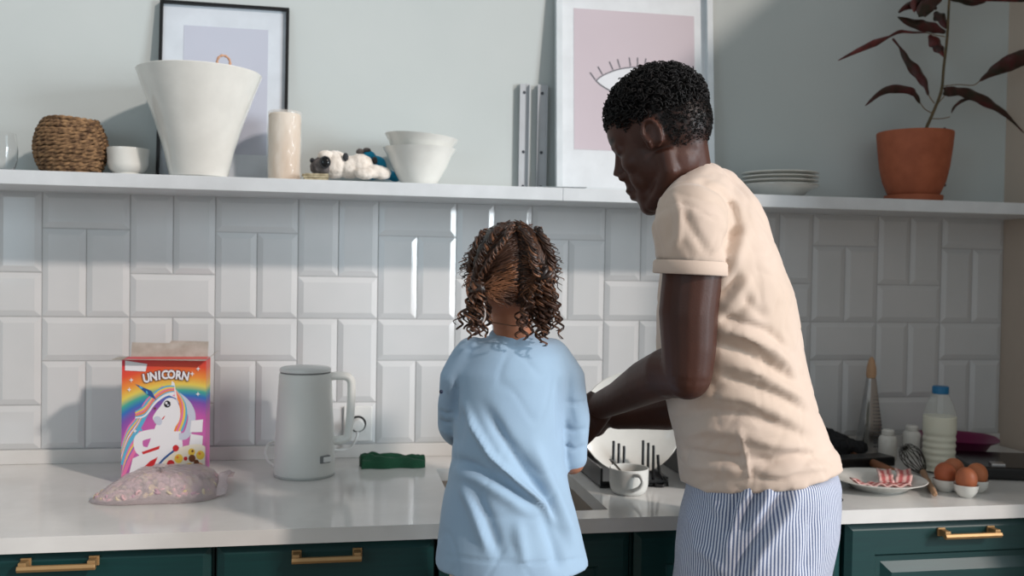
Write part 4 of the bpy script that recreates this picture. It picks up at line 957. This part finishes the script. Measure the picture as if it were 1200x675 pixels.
# arms
taper(bd, [nsh+V(0, .01, 0), nsh+(elb_n-nsh)*.35+V(.004, 0, 0), nsh+(elb_n-nsh)*.62, nsh+(elb_n-nsh)*.86+V(.004, 0, 0), elb_n+V(.004, 0, -.012)], [.050, .0485, .0475, .0440, .0395])
fa = wri_n-elb_n
taper(bd, [elb_n+V(.004, 0, -.010), elb_n+fa*.18+V(0, 0, .006), elb_n+fa*.42+V(0, 0, .006), elb_n+fa*.75, wri_n], [.038, .0425, .039, .0300, .0262])
taper(bd, [fsh, (fsh+elb_f)/2, elb_f], [.048, .044, .038]); fb = wri_f-elb_f
taper(bd, [elb_f, elb_f+fb*.35, elb_f+fb*.75, wri_f], [.038, .038, .029, .025])
hand(bd, wri_n+nrm(fa)*.01, V(-.42, .42, -.62), V(-.1, .75, -.35), V(-.8, .3, .4), 1.0, .62, .10, .6)
hand(bd, wri_f+nrm(fb)*.01, V(-.55, .65, -.25), V(.1, -.5, -.8), V(-.5, .1, .8), 1.0, .75, .10, .6)
# neck and head: local frame x forward, y left (to camera), z up
HS = .88
hyaw = math.radians(180-37); hp_ = math.radians(24)
hc = at(776, 164, -.885)
Fx = V(math.cos(hyaw)*math.cos(hp_), math.sin(hyaw)*math.cos(hp_), -math.sin(hp_)); Ly = nrm(np.cross(V(0, 0, 1), Fx)); Uz = np.cross(Fx, Ly)
HM = np.stack([Fx, Ly, Uz], 1)
def hq(x, y, z): return hc+HM@V(x, y, z)*HS
def he(mb, x, y, z, rx, ry, rz, seg=24, rows=16): return mb.ell(hq(x, y, z), (rx*HS, ry*HS, rz*HS), seg, rows, rot=HM)
hd = bd
he(hd, -.012, 0, .028, .096, .075, .092); he(hd, .030, 0, -.020, .062, .060, .085); he(hd, .046, 0, .040, .053, .058, .058)
he(hd, .005, 0, -.05, .070, .062, .055); he(hd, .070, 0, -.108, .022, .026, .020); he(hd, .060, 0, -.085, .032, .036, .035)
for s_ in (-1, 1):
    hd.tube([hq(-.008, .050*s_, -.035), hq(-.002, .048*s_, -.072), hq(.030, .036*s_, -.098), hq(.066, .014*s_, -.112)], [.019, .018, .016, .014], 12)
    he(hd, .058, .036*s_, -.022, .026, .022, .026); he(hd, .072, .030*s_, .008, .015, .018, .011)
    hd.tube([hq(.070, .045*s_, .018), hq(.084, .028*s_, .023), hq(.088, .008*s_, .020)], [.008, .009, .008], 10)
    he(hd, .098, .012*s_, -.036, .010, .009, .008)
    he(hd, .060, .030*s_, -.055, .022, .018, .03)
hd.tube([hq(.088, 0, .016), hq(.098, 0, -.008), hq(.107, 0, -.028)], [.008, .0095, .0125], 12)
he(hd, .090, 0, -.052, .012, .016, .012); he(hd, .094, 0, -.0645, .0125, .022, .0075); he(hd, .091, 0, -.0795, .0125, .020, .0085); he(hd, .080, 0, -.094, .012, .018, .01)
nb = at(797, 205, -.875)
taper(bd, [hq(-.030, 0, -.02), (hq(-.030, 0, -.05)+nb)/2+V(.003, 0, -.0), nb+V(.004, 0, -.02), at(832, 245, MYc)], [.046, .045, .052, .06])
taper(bd, [hq(.012, 0, -.07), nb+V(-.012, 0, -.03)], [.034, .044])
# ears
for s_ in (-1, 1):
    ec_ = hq(-.006, .0765*s_, -.004)
    he(hd, -.007, .074*s_, -.003, .014, .009, .027)
    pts = []
    for a in np.linspace(-1.1, PI+.9, 18): pts.append(hq(-.006-.016*math.cos(a)*(1 if True else 1)*(-1)*-1+.0, (.0815+.004*math.sin(a*.5))*s_, .002+.025*math.sin(a)-.004*(a < .1)))
    hd.tube(pts, [.0036]*18, 8)
    hd.tube([hq(.012, .074*s_, .012), hq(.0105, .0765*s_, -.006), hq(.006, .077*s_, -.026)], [.0045, .0048, .0058], 8)
me = remesh(bd, .0034, 4)
co = get_co(me)
# stubble fade mask on the scalp
loc = (co-hc)@HM/HS
x, y, z = loc[:, 0], loc[:, 1], loc[:, 2]
rad = np.sqrt(((x+.012)/.096)**2+(y/.075)**2+((z-.028)/.092)**2)
hair_line = np.where(x > .01, .045+(x-.01)*.25, np.where(x > -.025, .018+(x+.025)*.5, -.048+np.clip(-x-.04, 0, .06)*-.1))
fade = np.clip((z-hair_line)/.035, 0, 1)*(rad < 1.22)*(x < .085)
aob = me.attributes.new('stubble', 'FLOAT', 'POINT'); aob.data.foreach_set('value', fade.astype(np.float32))
lipm = np.exp(-(((x-.104)/.014)**2+((z+.072)/.013)**2+(y/.022)**2)*.9)
brow = np.exp(-(((z-.033-.0*(y))/.0055)**2))*np.clip((x-.055)/.02, 0, 1)*np.clip((np.abs(y)-.010)/.005, 0, 1)*np.clip((.05-np.abs(y))/.008, 0, 1)
lash = np.exp(-(((z-.003)/.003)**2))*np.clip((x-.062)/.01, 0, 1)*np.clip((np.abs(y)-.016)/.004, 0, 1)*np.clip((.046-np.abs(y))/.006, 0, 1)
a2 = me.attributes.new('brow', 'FLOAT', 'POINT'); a2.data.foreach_set('value', np.clip(brow+lash, 0, 1).astype(np.float32))
sk2 = skin; nt = sk2.node_tree; N = nt.nodes; L = nt.links; b = N['Principled BSDF']; src = b.inputs['Base Color'].links[0].from_socket
at1 = N.new('ShaderNodeAttribute'); at1.attribute_name = 'stubble'; nz = N.new('ShaderNodeTexNoise'); nz.inputs['Scale'].default_value = 170; nz.inputs['Detail'].default_value = 3
mr = N.new('ShaderNodeMapRange'); mr.inputs[1].default_value = .30; mr.inputs[2].default_value = .58; mr.inputs[3].default_value = .35; mr.inputs[4].default_value = 1
tco = N.new('ShaderNodeTexCoord'); L.new(tco.outputs['Object'], nz.inputs[0]); L.new(nz.outputs[0], mr.inputs[0]); ml = N.new('ShaderNodeMath'); ml.operation = 'MULTIPLY'; L.new(at1.outputs['Fac'], ml.inputs[0]); L.new(mr.outputs[0], ml.inputs[1])
mx = N.new('ShaderNodeMixRGB'); mx.inputs[2].default_value = rgb(20, 16, 15); L.new(src, mx.inputs[1]); L.new(ml.outputs[0], mx.inputs[0])
at2 = N.new('ShaderNodeAttribute'); at2.attribute_name = 'brow'; mx2 = N.new('ShaderNodeMixRGB'); mx2.inputs[2].default_value = rgb(20, 16, 15); L.new(mx.outputs[0], mx2.inputs[1]); L.new(at2.outputs['Fac'], mx2.inputs[0]); L.new(mx2.outputs[0], b.inputs['Base Color'])
obj('body', me, skin, man, sharp=180)
# hair : dense coils on the crown
hairm = mat('black_hair', rgb(24, 21, 21), .62, spec=.35, nscale=90, col2=rgb(12, 11, 11))
hm = MB()
he(hm, -.014, 0, .048, .094, .072, .084, 40, 26); he(hm, .030, 0, .070, .058, .060, .052)
me = remesh(hm, .004, 1); co = get_co(me); no = get_no(me); loc = (co-hc)@HM/HS
co += no*((vnoise(co, 190)*.003+vnoise(co, 90, 5)*.004)[:, None])
me2 = me; set_co(me2, co)
bm = bmesh.new(); bm.from_mesh(me2); kill = []
for v in bm.verts:
    l_ = HM.T@(np.array(v.co)-hc)/HS; lim = .062-.55*max(0, -.02-l_[0])*.0+(.012 if l_[0] > .03 else 0)
    if l_[2] < lim-.03: kill.append(v)
bmesh.ops.delete(bm, geom=kill, context='VERTS'); bm.to_mesh(me2); bm.free()
hr = MB(); base = me2; hr.add([v.co[:] for v in base.vertices], [tuple(p.vertices) for p in base.polygons])
RR = random.Random(3)
for k in range(2100):
    th = RR.uniform(0, 2*PI); u_ = RR.uniform(-.15, 1); ph = math.acos(min(1, max(-1, u_)))
    dx_, dy_, dz_ = math.sin(ph)*math.cos(th), math.sin(ph)*math.sin(th), math.cos(ph)
    x_, y_, z_ = -.010+.097*dx_, .076*dy_, .046+.088*dz_
    lim = .040+(.022 if x_ > .05 else 0)-(.010 if x_ < -.03 else 0)
    if z_ < lim+RR.uniform(-.008, .006): continue
    ext = .001+.011*min(1, (z_-lim)/.04)*RR.uniform(.3, 1); front = max(0, x_-.02)*.08
    c_ = hq(x_+dx_*ext+front, y_+dy_*ext, z_+dz_*ext); rr0 = RR.uniform(.0028, .0052); q_ = np.array(Matrix.Rotation(RR.uniform(0, 6.28), 3, Vector((RR.uniform(-1, 1), RR.uniform(-1, 1), RR.uniform(-1, 1))).normalized()))
    pts = [c_+q_@V(rr0*math.cos(w), rr0*math.sin(w), .0011*w-.004) for w in np.linspace(0, 9, 13)]
    hr.tube(pts, .0010, 4, cap=False)
for k in range(5200):
    th = RR.uniform(0, 2*PI); z_ = RR.uniform(-.055, .060); u_ = (z_-.028)/.092; ph = math.acos(max(-1, min(1, u_)))
    x_, y_ = -.012+.096*math.sin(ph)*math.cos(th), .075*math.sin(ph)*math.sin(th)
    if x_ > .045: continue
    hl = .030 if x_ > .012 else (.006 if x_ > -.030 else -.058)
    dn_ = (z_-hl)/.060
    if RR.random() > .12+dn_ or dn_ < 0: continue
    c_ = hq(x_*1.012, y_*1.012, z_); rr0 = RR.uniform(.0008, .0019); q_ = np.array(Matrix.Rotation(RR.uniform(0, 6.28), 3, Vector((RR.uniform(-1, 1), RR.uniform(-1, 1), RR.uniform(-1, 1))).normalized()))
    hr.tube([c_+q_@V(rr0*math.cos(w), rr0*math.sin(w), .0005*w-.001) for w in np.linspace(0, 5, 6)], .0006, 3, cap=False)
obj('hair', hr, hairm, man, sharp=180, weld=False)
# shorts
pm = bpy.data.materials.new('striped_cotton'); pm.use_nodes = True; nt = pm.node_tree; N = nt.nodes; L = nt.links; b = N['Principled BSDF']; b.inputs['Roughness'].default_value = .85; b.inputs['Sheen Weight'].default_value = .15
a_ = N.new('ShaderNodeAttribute'); a_.attribute_name = 'around'
mm_ = N.new('ShaderNodeMath'); mm_.operation = 'FRACT'; L.new(a_.outputs['Fac'], mm_.inputs[0])
nz = N.new('ShaderNodeTexNoise'); nz.inputs['Scale'].default_value = 300; ad = N.new('ShaderNodeMath'); ad.operation = 'MULTIPLY_ADD'; L.new(nz.outputs[0], ad.inputs[0]); ad.inputs[1].default_value = .15; L.new(mm_.outputs[0], ad.inputs[2])
cr = N.new('ShaderNodeValToRGB'); L.new(ad.outputs[0], cr.inputs[0]); e0 = cr.color_ramp.elements; e0[0].position = .40; e0[0].color = rgb(84, 98, 130); e0[1].position = .56; e0[1].color = rgb(206, 210, 222); e2 = e0.new(.97); e2.color = rgb(200, 205, 218); e3 = e0.new(1.0); e3.color = rgb(84, 98, 130)
L.new(cr.outputs[0], b.inputs['Base Color'])
sp_ = MB(); prow = [(548, 808, 972, .160), (566, 808, 978, .166), (590, 803, 979, .172), (620, 798, 976, .176), (650, 794, 970, .176), (680, 791, 965, .172), (720, 790, 960, .168)]
rs = []
for y, xl, xr, b_h in prow:
    w = np.linalg.norm(at(xr, y, MYc)-at(xl, y, MYc))/2; c = at((xl+xr)/2, y, MYc); rs.append(ellring(c, math.sqrt(max(.003, w*w-(b_h*.38)**2))/.93, b_h, HA, (-.03, 0), 48, 2.2))
sp_.rings(rs); lastc = at(875, 720, MYc)
for sg in (1, -1):
    hp = lastc+lef*.088*sg; sp_.rings([ellring(hp+V(0, 0, .06), .10, .085, HA, n=32), ellring(hp+V(0, 0, -.03), .10, .088, HA, n=32), ellring(V(hp[0], hp[1], .56), .088, .084, HA, n=32), ellring(V(hp[0], hp[1], .46), .088, .086, HA, n=32)])
me = remesh(sp_, .006, 5); co = get_co(me); no = get_no(me); co += no*((vnoise(co, 20, 4)*.0025+vnoise(co, 45, 2)*.001)[:, None]); set_co(me, co)
folds(me, [([(925, 568), (905, 600), (880, 640), (862, 675)], 7, -.008), ([(940, 570), (922, 605), (895, 645), (875, 680)], 8, .007), ([(893, 566), (880, 595), (868, 620)], 5, -.008), ([(905, 566), (893, 595), (878, 625)], 5, .005),
 ([(884, 568), (868, 590), (856, 625), (850, 660)], 4, .006), ([(868, 570), (858, 600), (852, 630)], 4, -.006), ([(835, 575), (838, 592), (846, 605)], 5, .004), ([(815, 640), (835, 655), (850, 675)], 6, .004), ([(955, 600), (950, 640), (940, 675)], 7, -.004), ([(805, 600), (815, 625), (812, 660)], 6, .003)])
co = get_co(me); rel = co-np.array([hips[0], MYc, 0]); ang = np.arctan2(rel@lef, rel@fwd)
at_ = me.attributes.new('around', 'FLOAT', 'POINT'); at_.data.foreach_set('value', ((ang+PI)/(2*PI)*185).astype(np.float32))
obj('striped_shorts', me, pm, man, sharp=180)

# ---------------------------------------------------------------- the child
kid = thing('person', (.985, -.90, 0), 'child with curly brown pigtails in a light blue long-sleeved top, seen from behind', 'person')
KY = -.90
kskin = mat('brown_skin', rgb(168, 112, 84), .5, nscale=12, sss=.08)
krow = [(392, 578, 624, .030), (402, 556, 650, .048), (414, 546, 660, .060), (436, 535, 664, .072), (470, 533, 660, .080), (505, 533, 658, .084), (540, 530, 660, .088), (575, 523, 667, .096), (610, 517, 675, .102), (635, 513, 682, .108), (660, 512, 688, .110)]
def kring(y, xl, xr, d, shrink=0, n=48):
    w = np.linalg.norm(at(xr, y, KY)-at(xl, y, KY))/2-shrink; return ellring(at((xl+xr)/2, y, KY), d-shrink, w, PI/2, (0, 0), n, 2.2)
ks = MB(); ks.rings([kring(*r_) for r_ in krow])
lsh = at(540, 416, KY); rsh = at(658, 416, KY)
lel = at(522, 488, KY+.03); lel2 = at(525, 525, KY+.14); relb = at(671, 530, KY-.0)
taper(ks, [lsh+V(.018, 0, 0), at(532, 445, KY), at(527, 475, KY+.02), at(526, 500, KY+.06)], [.031, .025, .0205, .020])
taper(ks, [at(526, 498, KY+.05), at(533, 510, KY+.16), at(548, 520, KY+.26)], [.020, .020, .020])
taper(ks, [rsh+V(-.020, 0, -.004), at(665, 445, KY), at(672, 490, KY-.005), at(671, 535, KY)], [.034, .031, .0275, .0250])
taper(ks, [at(671, 535, KY), at(656, 538, KY+.12), at(640, 540, KY+.24)], [.0265, .024, .022])
me = remesh(ks, .0045, 5); co = get_co(me); no = get_no(me); co += no*((vnoise(co, 24, 6)*.0018-.0012*np.exp(-(vnoise(co*V(1, 1, .8), 24, 2)/.10)**2))[:, None]); set_co(me, co)
folds(me, [
 ([(545, 474), (556, 500), (575, 534), (603, 562), (636, 590), (652, 615)], 4, .0105), ([(566, 474), (588, 510), (617, 553), (642, 586), (664, 640)], 7, -.0080), ([(624, 520), (645, 570), (676, 645)], 9, .0075),
 ([(530, 538), (556, 546), (590, 566), (630, 592)], 5, -.0072), ([(532, 552), (560, 562), (592, 582), (622, 604)], 7, .005), ([(541, 566), (555, 598), (572, 648)], 6, .006), ([(556, 575), (572, 610), (588, 655)], 7, -.005), ([(606, 610), (612, 645), (614, 665)], 7, .004),
 ([(636, 600), (650, 640), (656, 668)], 7, -.006), ([(545, 480), (540, 500), (537, 525)], 6, -.003), ([(655, 440), (655, 480), (656, 520)], 3.5, -.003), ([(535, 440), (533, 470), (533, 495)], 3, -.005),
 ([(662, 470), (676, 474), (688, 470)], 2.5, -.003), ([(660, 500), (674, 506), (688, 502)], 2.5, -.003), ([(660, 520), (674, 528), (687, 522)], 2.5, -.003), ([(515, 480), (522, 486), (530, 484)], 2, -.003), ([(516, 492), (522, 497), (530, 495)], 2, -.003),
 ([(514, 650), (560, 657), (610, 660), (660, 659), (688, 652)], 1.6, -.0015)])
bluem = mat('light_blue_cotton', rgb(150, 177, 200), .8, nscale=8, sheen=.2, bump=.12, bscale=600, col2=rgb(145, 171, 195))
kt = obj('long_sleeved_top', me, bluem, kid, sharp=180)
cb = MB(); cb.rings([ellring(at(600, yy, KY)+V(0, -.004, 0), rr1*.8, rr1, PI/2, (.28, 0), 40) for yy, rr1 in ((396, .0395), (392, .0385), (390, .0360))]); obj('collar_rib', cb, bluem, kt, sharp=60)
m = MB(); pb = at(517, 459, KY-.025); m.ell(pb, (.0032, .0022, .0032), 12, 8); obj('button', m, mat('navy_button', rgb(30, 40, 66), .3), kt)
# body
kb = MB(); kb.rings([kring(*r_, shrink=.030, n=32) for r_ in krow[1:8]])
kc = at(598, 322, KY)
kb.ell(kc+V(0, .012, .004), (.066, .078, .078), 24, 16); kb.ell(kc+V(0, .045, -.032), (.05, .045, .06), 20, 14); kb.ell(kc+V(0, .075, -.068), (.02, .02, .016))
kb.tube([kc+V(0, .088, .0), kc+V(0, .1, -.028)], [.007, .010], 10)
for s_ in (-1, 1): kb.ell(kc+V(.066*s_, .015, -.020), (.006, .014, .022)); kb.ell(kc+V(.026*s_, .082, -.004), (.013, .009, .008))
kb.ell(kc+V(0, .092, -.05), (.018, .008, .007))
taper(kb, [kc+V(0, .005, -.03), at(600, 385, KY+.006), at(600, 410, KY)], [.037, .031, .042])
hipk = at(600, 640, KY)
kb.rings([ellring(hipk+V(0, 0, dz_), .060, w_, PI/2, (0, 0), 32) for dz_, w_ in ((.20, .062), (.10, .074), (0, .086), (-.03, .086))])
STZ = .22
for s_ in (-1, 1):
    hp = hipk+V(.045*s_, 0, 0); taper(kb, [hp, V(hp[0], KY+.005, .56), V(hp[0], KY-.005, .42), V(hp[0], KY, STZ+.06)], [.056, .042, .038, .024]); taper(kb, [V(hp[0], KY-.01, STZ+.035), V(hp[0]+.004*s_, KY+.09, STZ+.021)], [.026, .019])
taper(kb, [lsh+V(.022, 0, 0), at(529, 475, KY+.02), at(527, 500, KY+.06)], [.019, .014, .014]); taper(kb, [at(527, 500, KY+.05), at(548, 520, KY+.26), at(560, 524, KY+.31)], [.0145, .0155, .0150])
taper(kb, [rsh+V(-.015, 0, 0), at(672, 490, KY-.005), at(671, 541, KY)], [.021, .018, .0205]); taper(kb, [at(671, 541, KY), at(640, 540, KY+.24), at(632, 540, KY+.30)], [.0215, .018, .0155])
hand(kb, at(560, 524, KY+.315), V(.15, .8, -.45), V(.2, -.2, -1), V(1, 0, .1), .68, .4); hand(kb, at(632, 540, KY+.305), V(-.12, .8, -.45), V(-.2, -.2, -1), V(-1, 0, .1), .68, .4)
me = remesh(kb, .0032, 3); obj('body', me, kskin, kid, sharp=180)
m = MB(); m.rings([ellring(hipk+V(0, 0, dz_), a_, b_2, PI/2, (0, 0), 40) for dz_, a_, b_2 in ((.10, .072, .096), (.02, .074, .098), (-.05, .072, .096))])
for s_ in (-1, 1): hp = hipk+V(.048*s_, 0, 0); m.rings([ellring(V(hp[0], KY, z_), r_, r_, 0, n=28) for z_, r_ in ((hp[2]-.0, .058), (hp[2]-.10, .054), (.50, .046), (.30, .038))])
me = remesh(m, .006, 3); obj('trousers', me, mat('cream_cotton', rgb(206, 190, 172), .85, nscale=10), kid, sharp=180)
m = MB(); nk = [at(600, 380, KY-.030)+V(.038*math.cos(a)*1.0, -.004+.03*(1+math.sin(a))*.0+.03*(1-abs(math.cos(a)))*-.35, .004-.006*(1-abs(math.cos(a)))) for a in np.linspace(0, PI, 20)]
m.tube(nk, .0011, 6); obj('necklace', m, mat('thin_cord', rgb(120, 86, 66), .5), kid)
# hair
khair = mat('dark_brown_curls', rgb(30, 21, 18), .38, spec=.5, nscale=28, col2=rgb(66, 43, 31))
khair2 = mat('chestnut_sunlit_curls', rgb(128, 84, 56), .38, spec=.5, nscale=28, col2=rgb(66, 42, 30))  # chestnut strands, lightened so their colour carries sunlight at the nape
RR = random.Random(11)
cap = MB(); hcen = kc+V(0, .008, .008)
cap.ell(hcen, (.070, .082, .080), 36, 24)
me = remesh(cap, .004, 1); bm = bmesh.new(); bm.from_mesh(me); kill = []
for v in bm.verts:
    l_ = np.array(v.co)-hcen
    lim = -.030+.35*abs(l_[0]) if l_[1] < .02 else .0+.6*(l_[1]-.02)
    if l_[2] < lim: kill.append(v)
bmesh.ops.delete(bm, geom=kill, context='VERTS'); bm.to_mesh(me); bm.free()
capm = MB(); capm.add([v.co[:] for v in me.vertices], [tuple(p.vertices) for p in me.polygons])
def curl(mb, start, length, drop, rad_, turns, w, mi=0, sway=(0, 0), seg=5):
    n = int(turns*11)+4; pts = []; ph = RR.uniform(0, 6.28)
    for i in range(n):
        s = i/(n-1); r_ = rad_*(.25+.75*min(1, s*3))*(1-.3*s); a = ph+turns*2*PI*s
        pts.append(start+V(r_*math.cos(a)+sway[0]*s*s, r_*math.sin(a)+sway[1]*s*s, -length*s)+drop*math.sin(s*PI*.5))
    mb.tube(pts, [w*(1-.55*(i/(n-1))**3) for i in range(n)], seg, mi)
node = {-1: at(560, 338, KY-.055), 1: at(636, 322, KY-.070)}
# combed strands from the parting to each bunch, with waves
for k in range(900):
    s_ = RR.choice((-1, 1, 1)); x0 = RR.uniform(0, .012)*s_; th = RR.uniform(-.75, 1.25)     # position along the parting from nape to brow
    a0 = V(x0, -.084*math.cos(th), .082*math.sin(th)) if th > -2 else None
    sp0 = a0/np.linalg.norm(a0/np.array([.071, .083, .081])); wob = RR.uniform(0, 6)
    nd = node[s_]-hcen; mid = (sp0+nd)/2+V(.03*s_*RR.uniform(.3, 1.1), 0, .012); mid = mid/np.linalg.norm(mid/np.array([.073, .085, .083])); pts = []
    for i in range(15):
        t = i/14; p = sp0*(1-t)**2+2*mid*t*(1-t)+nd*t*t; k_ = np.linalg.norm(p/np.array([.0725, .0845, .0825])); p = p/k_*(1+.03*math.sin(t*14+wob)+RR.uniform(0, .02)); pts.append(hcen+p+V(.0018*math.sin(t*20+wob), 0, .0018*math.cos(t*17+wob)))
    capm.tube(pts, RR.uniform(.0004, .0010), 4, 1 if (s_ < 0 and th < .15 and RR.random() < .75) else RR.choice((0, 0, 0, 1)))  # left nape mostly lighter strands: sunlit patch put into the hair colour
# raised twists either side of the parting
def twist(path, r_, n=3, pitch=.020):
    P = spline([at(*p) for p in path], 9); L_ = sum(np.linalg.norm(P[i+1]-P[i]) for i in range(len(P)-1)); m_ = len(P)
    for q_ in range(n):
        for st_ in range(5):
            ph = 2*PI*q_/n; o_ = V(RR.uniform(-1, 1), RR.uniform(-1, 1), RR.uniform(-1, 1))*r_*.28; jt = RR.uniform(.8, 1.15); pts = []
            for i, p in enumerate(P):
                w = ph+2*PI*(i/m_)*L_/pitch+.3*math.sin(i*.7); rr2 = r_*.62*jt*(1+.25*math.sin(i*1.3+q_)); pts.append(p+V(rr2*math.cos(w), rr2*math.sin(w)*.8-.002, rr2*.5*math.sin(w))+o_)
            capm.tube(pts, [r_*.22]*m_, 5, (q_+st_) % 3 == 0)
twist([(612, 268, KY-.05), (622, 285, KY-.075), (626, 305, KY-.085), (630, 322, KY-.085)], .008); twist([(630, 268, KY-.04), (642, 290, KY-.055), (646, 312, KY-.05), (640, 330, KY-.06)], .008)
twist([(585, 268, KY-.05), (572, 285, KY-.065), (562, 305, KY-.060), (556, 330, KY-.055)], .007); twist([(566, 272, KY-.03), (554, 295, KY-.04), (549, 318, KY-.035)], .006); twist([(600, 264, KY-.05), (592, 280, KY-.078), (578, 300, KY-.082), (563, 325, KY-.065)], .006)
# knots
for s_, rr0 in ((-1, .015), (1, .021)):
    c_ = node[s_]
    for q_ in range(9):
        n1 = nrm(V(RR.uniform(-1, 1), RR.uniform(-1, .2), RR.uniform(-1, 1))); a_ = nrm(np.cross(n1, V(0, 0, 1))); b_2 = np.cross(n1, a_)
        capm.tube([c_+(a_*math.cos(w)+b_2*math.sin(w)*.8)*rr0*RR.uniform(.8, .9) for w in np.linspace(0, 5.2, 16)], RR.uniform(.003, .0048), 6, RR.choice((0, 0, 1)))
    capm.ell(c_, (rr0*.7,)*3, 12, 8)
obj('hair', capm, [khair, khair2], kid, sharp=180, weld=False)
for s_ in (-1, 1):
    bn = MB()
    for k in range(30 if s_ < 0 else 58):
        st = node[s_]+V(RR.uniform(-.010, .010), RR.uniform(-.014, .008), RR.uniform(-.012, .004))
        if s_ < 0: tgt = V(RR.uniform(-.020, .014), RR.uniform(-.008, .012), 0); ln = RR.uniform(.035, .078)
        else: tgt = V(RR.uniform(-.036, .022), RR.uniform(-.018, .012), 0); ln = RR.uniform(.045, .105)
        rr3 = RR.uniform(.0044, .0085); tn = ln/RR.uniform(.016, .026); sw = (RR.uniform(-.006, .006), RR.uniform(-.004, .004)); ph3 = RR.uniform(0, 6); mi3 = RR.choice((0, 0, 1)); wv3 = RR.uniform(0, 6)
        for h_ in range(7):
            n_ = int(tn*12)+5; jr = RR.uniform(.75, 1.2); jp = ph3+RR.uniform(-.55, .55); pts = []
            for i in range(n_):
                s = i/(n_-1); r2 = rr3*jr*(.35+.65*min(1, s*3))*(1-.25*s); a = jp+tn*2*PI*s
                pts.append(st+tgt*math.sin(s*PI*.5)+V(r2*math.cos(a)+sw[0]*s*s+.003*math.sin(s*7+wv3), r2*math.sin(a)+sw[1]*s*s, -ln*s))
            bn.tube(pts, [.00085*(1-.4*(i/(n_-1))**3) for i in range(n_)], 4, mi3 if h_ % 3 else 1-mi3)
    if s_ < 0: curl(bn, at(550, 362, KY-.05), .025, V(-.016, 0, 0), .007, 1.6, .0012, 0, (-.008, 0))
    obj('pigtail', bn, [khair, khair2], kid, sharp=180, weld=False)
# loose curls around the head and fine hair on the nape
fz = MB()
for k in range(170):
    a = RR.uniform(-.25, PI+.25); st = hcen+V(.070*math.cos(a), RR.uniform(-.05, .03), .080*math.sin(a)*RR.uniform(.9, 1)); d_ = nrm(V(math.cos(a), RR.uniform(-.4, .4), math.sin(a)))
    curl(fz, st, RR.uniform(.004, .018), d_*RR.uniform(.003, .012), RR.uniform(.002, .006), RR.uniform(.7, 1.8), RR.uniform(.0005, .0010), RR.choice((0, 1)), seg=4)
for k in range(150):
    x_ = RR.uniform(-.034, .040); z_ = RR.uniform(-.055, .004); st = kc+V(x_, -.066*math.sqrt(max(0, 1-(x_/.075)**2))-.003, z_); top_n = node[-1] if x_ < 0 else node[1]
    dd = (top_n-st); pts = [st+dd*s+V(.0016*math.sin(s*12+k), -.008*math.sin(s*PI)-.002, .0016*math.cos(s*9+k)) for s in np.linspace(0, RR.uniform(.4, .95), 9)]; fz.tube(pts, .0006, 4, 1)
obj('loose_hair', fz, [khair, khair2], kid, sharp=180, weld=False)['kind'] = 'stuff'
m = MB(); cp = at(566, 366, KY-.058); m.tube(spline([cp+V(-.002, 0, .020), cp+V(.001, -.004, .008), cp+V(.002, -.004, -.006), cp+V(-.003, 0, -.020)], 5), .0042, 10, flat=(1, .5)); obj('hair_tie', m, mat('white_ribbon', rgb(206, 200, 196), .6), kid, sharp=180)
# step stool under the child, below the picture
st_ = thing('step_stool', (.985, -.88, 0), 'low wooden step stool the child stands on', 'stool')
obj('tread', MB().box((.82, -1.0, STZ-.025), (1.15, -.74, STZ)), mat('stool_wood', rgb(190, 160, 120), .5, nscale=20), st_, bevel=.004, smooth=False)
for x in (.845, 1.125):
    for y in (-.975, -.765): obj('leg', MB().box((x-.015, y-.015, 0), (x+.015, y+.015, STZ-.0245)), _mats['stool_wood'], st_, bevel=.002, smooth=False)
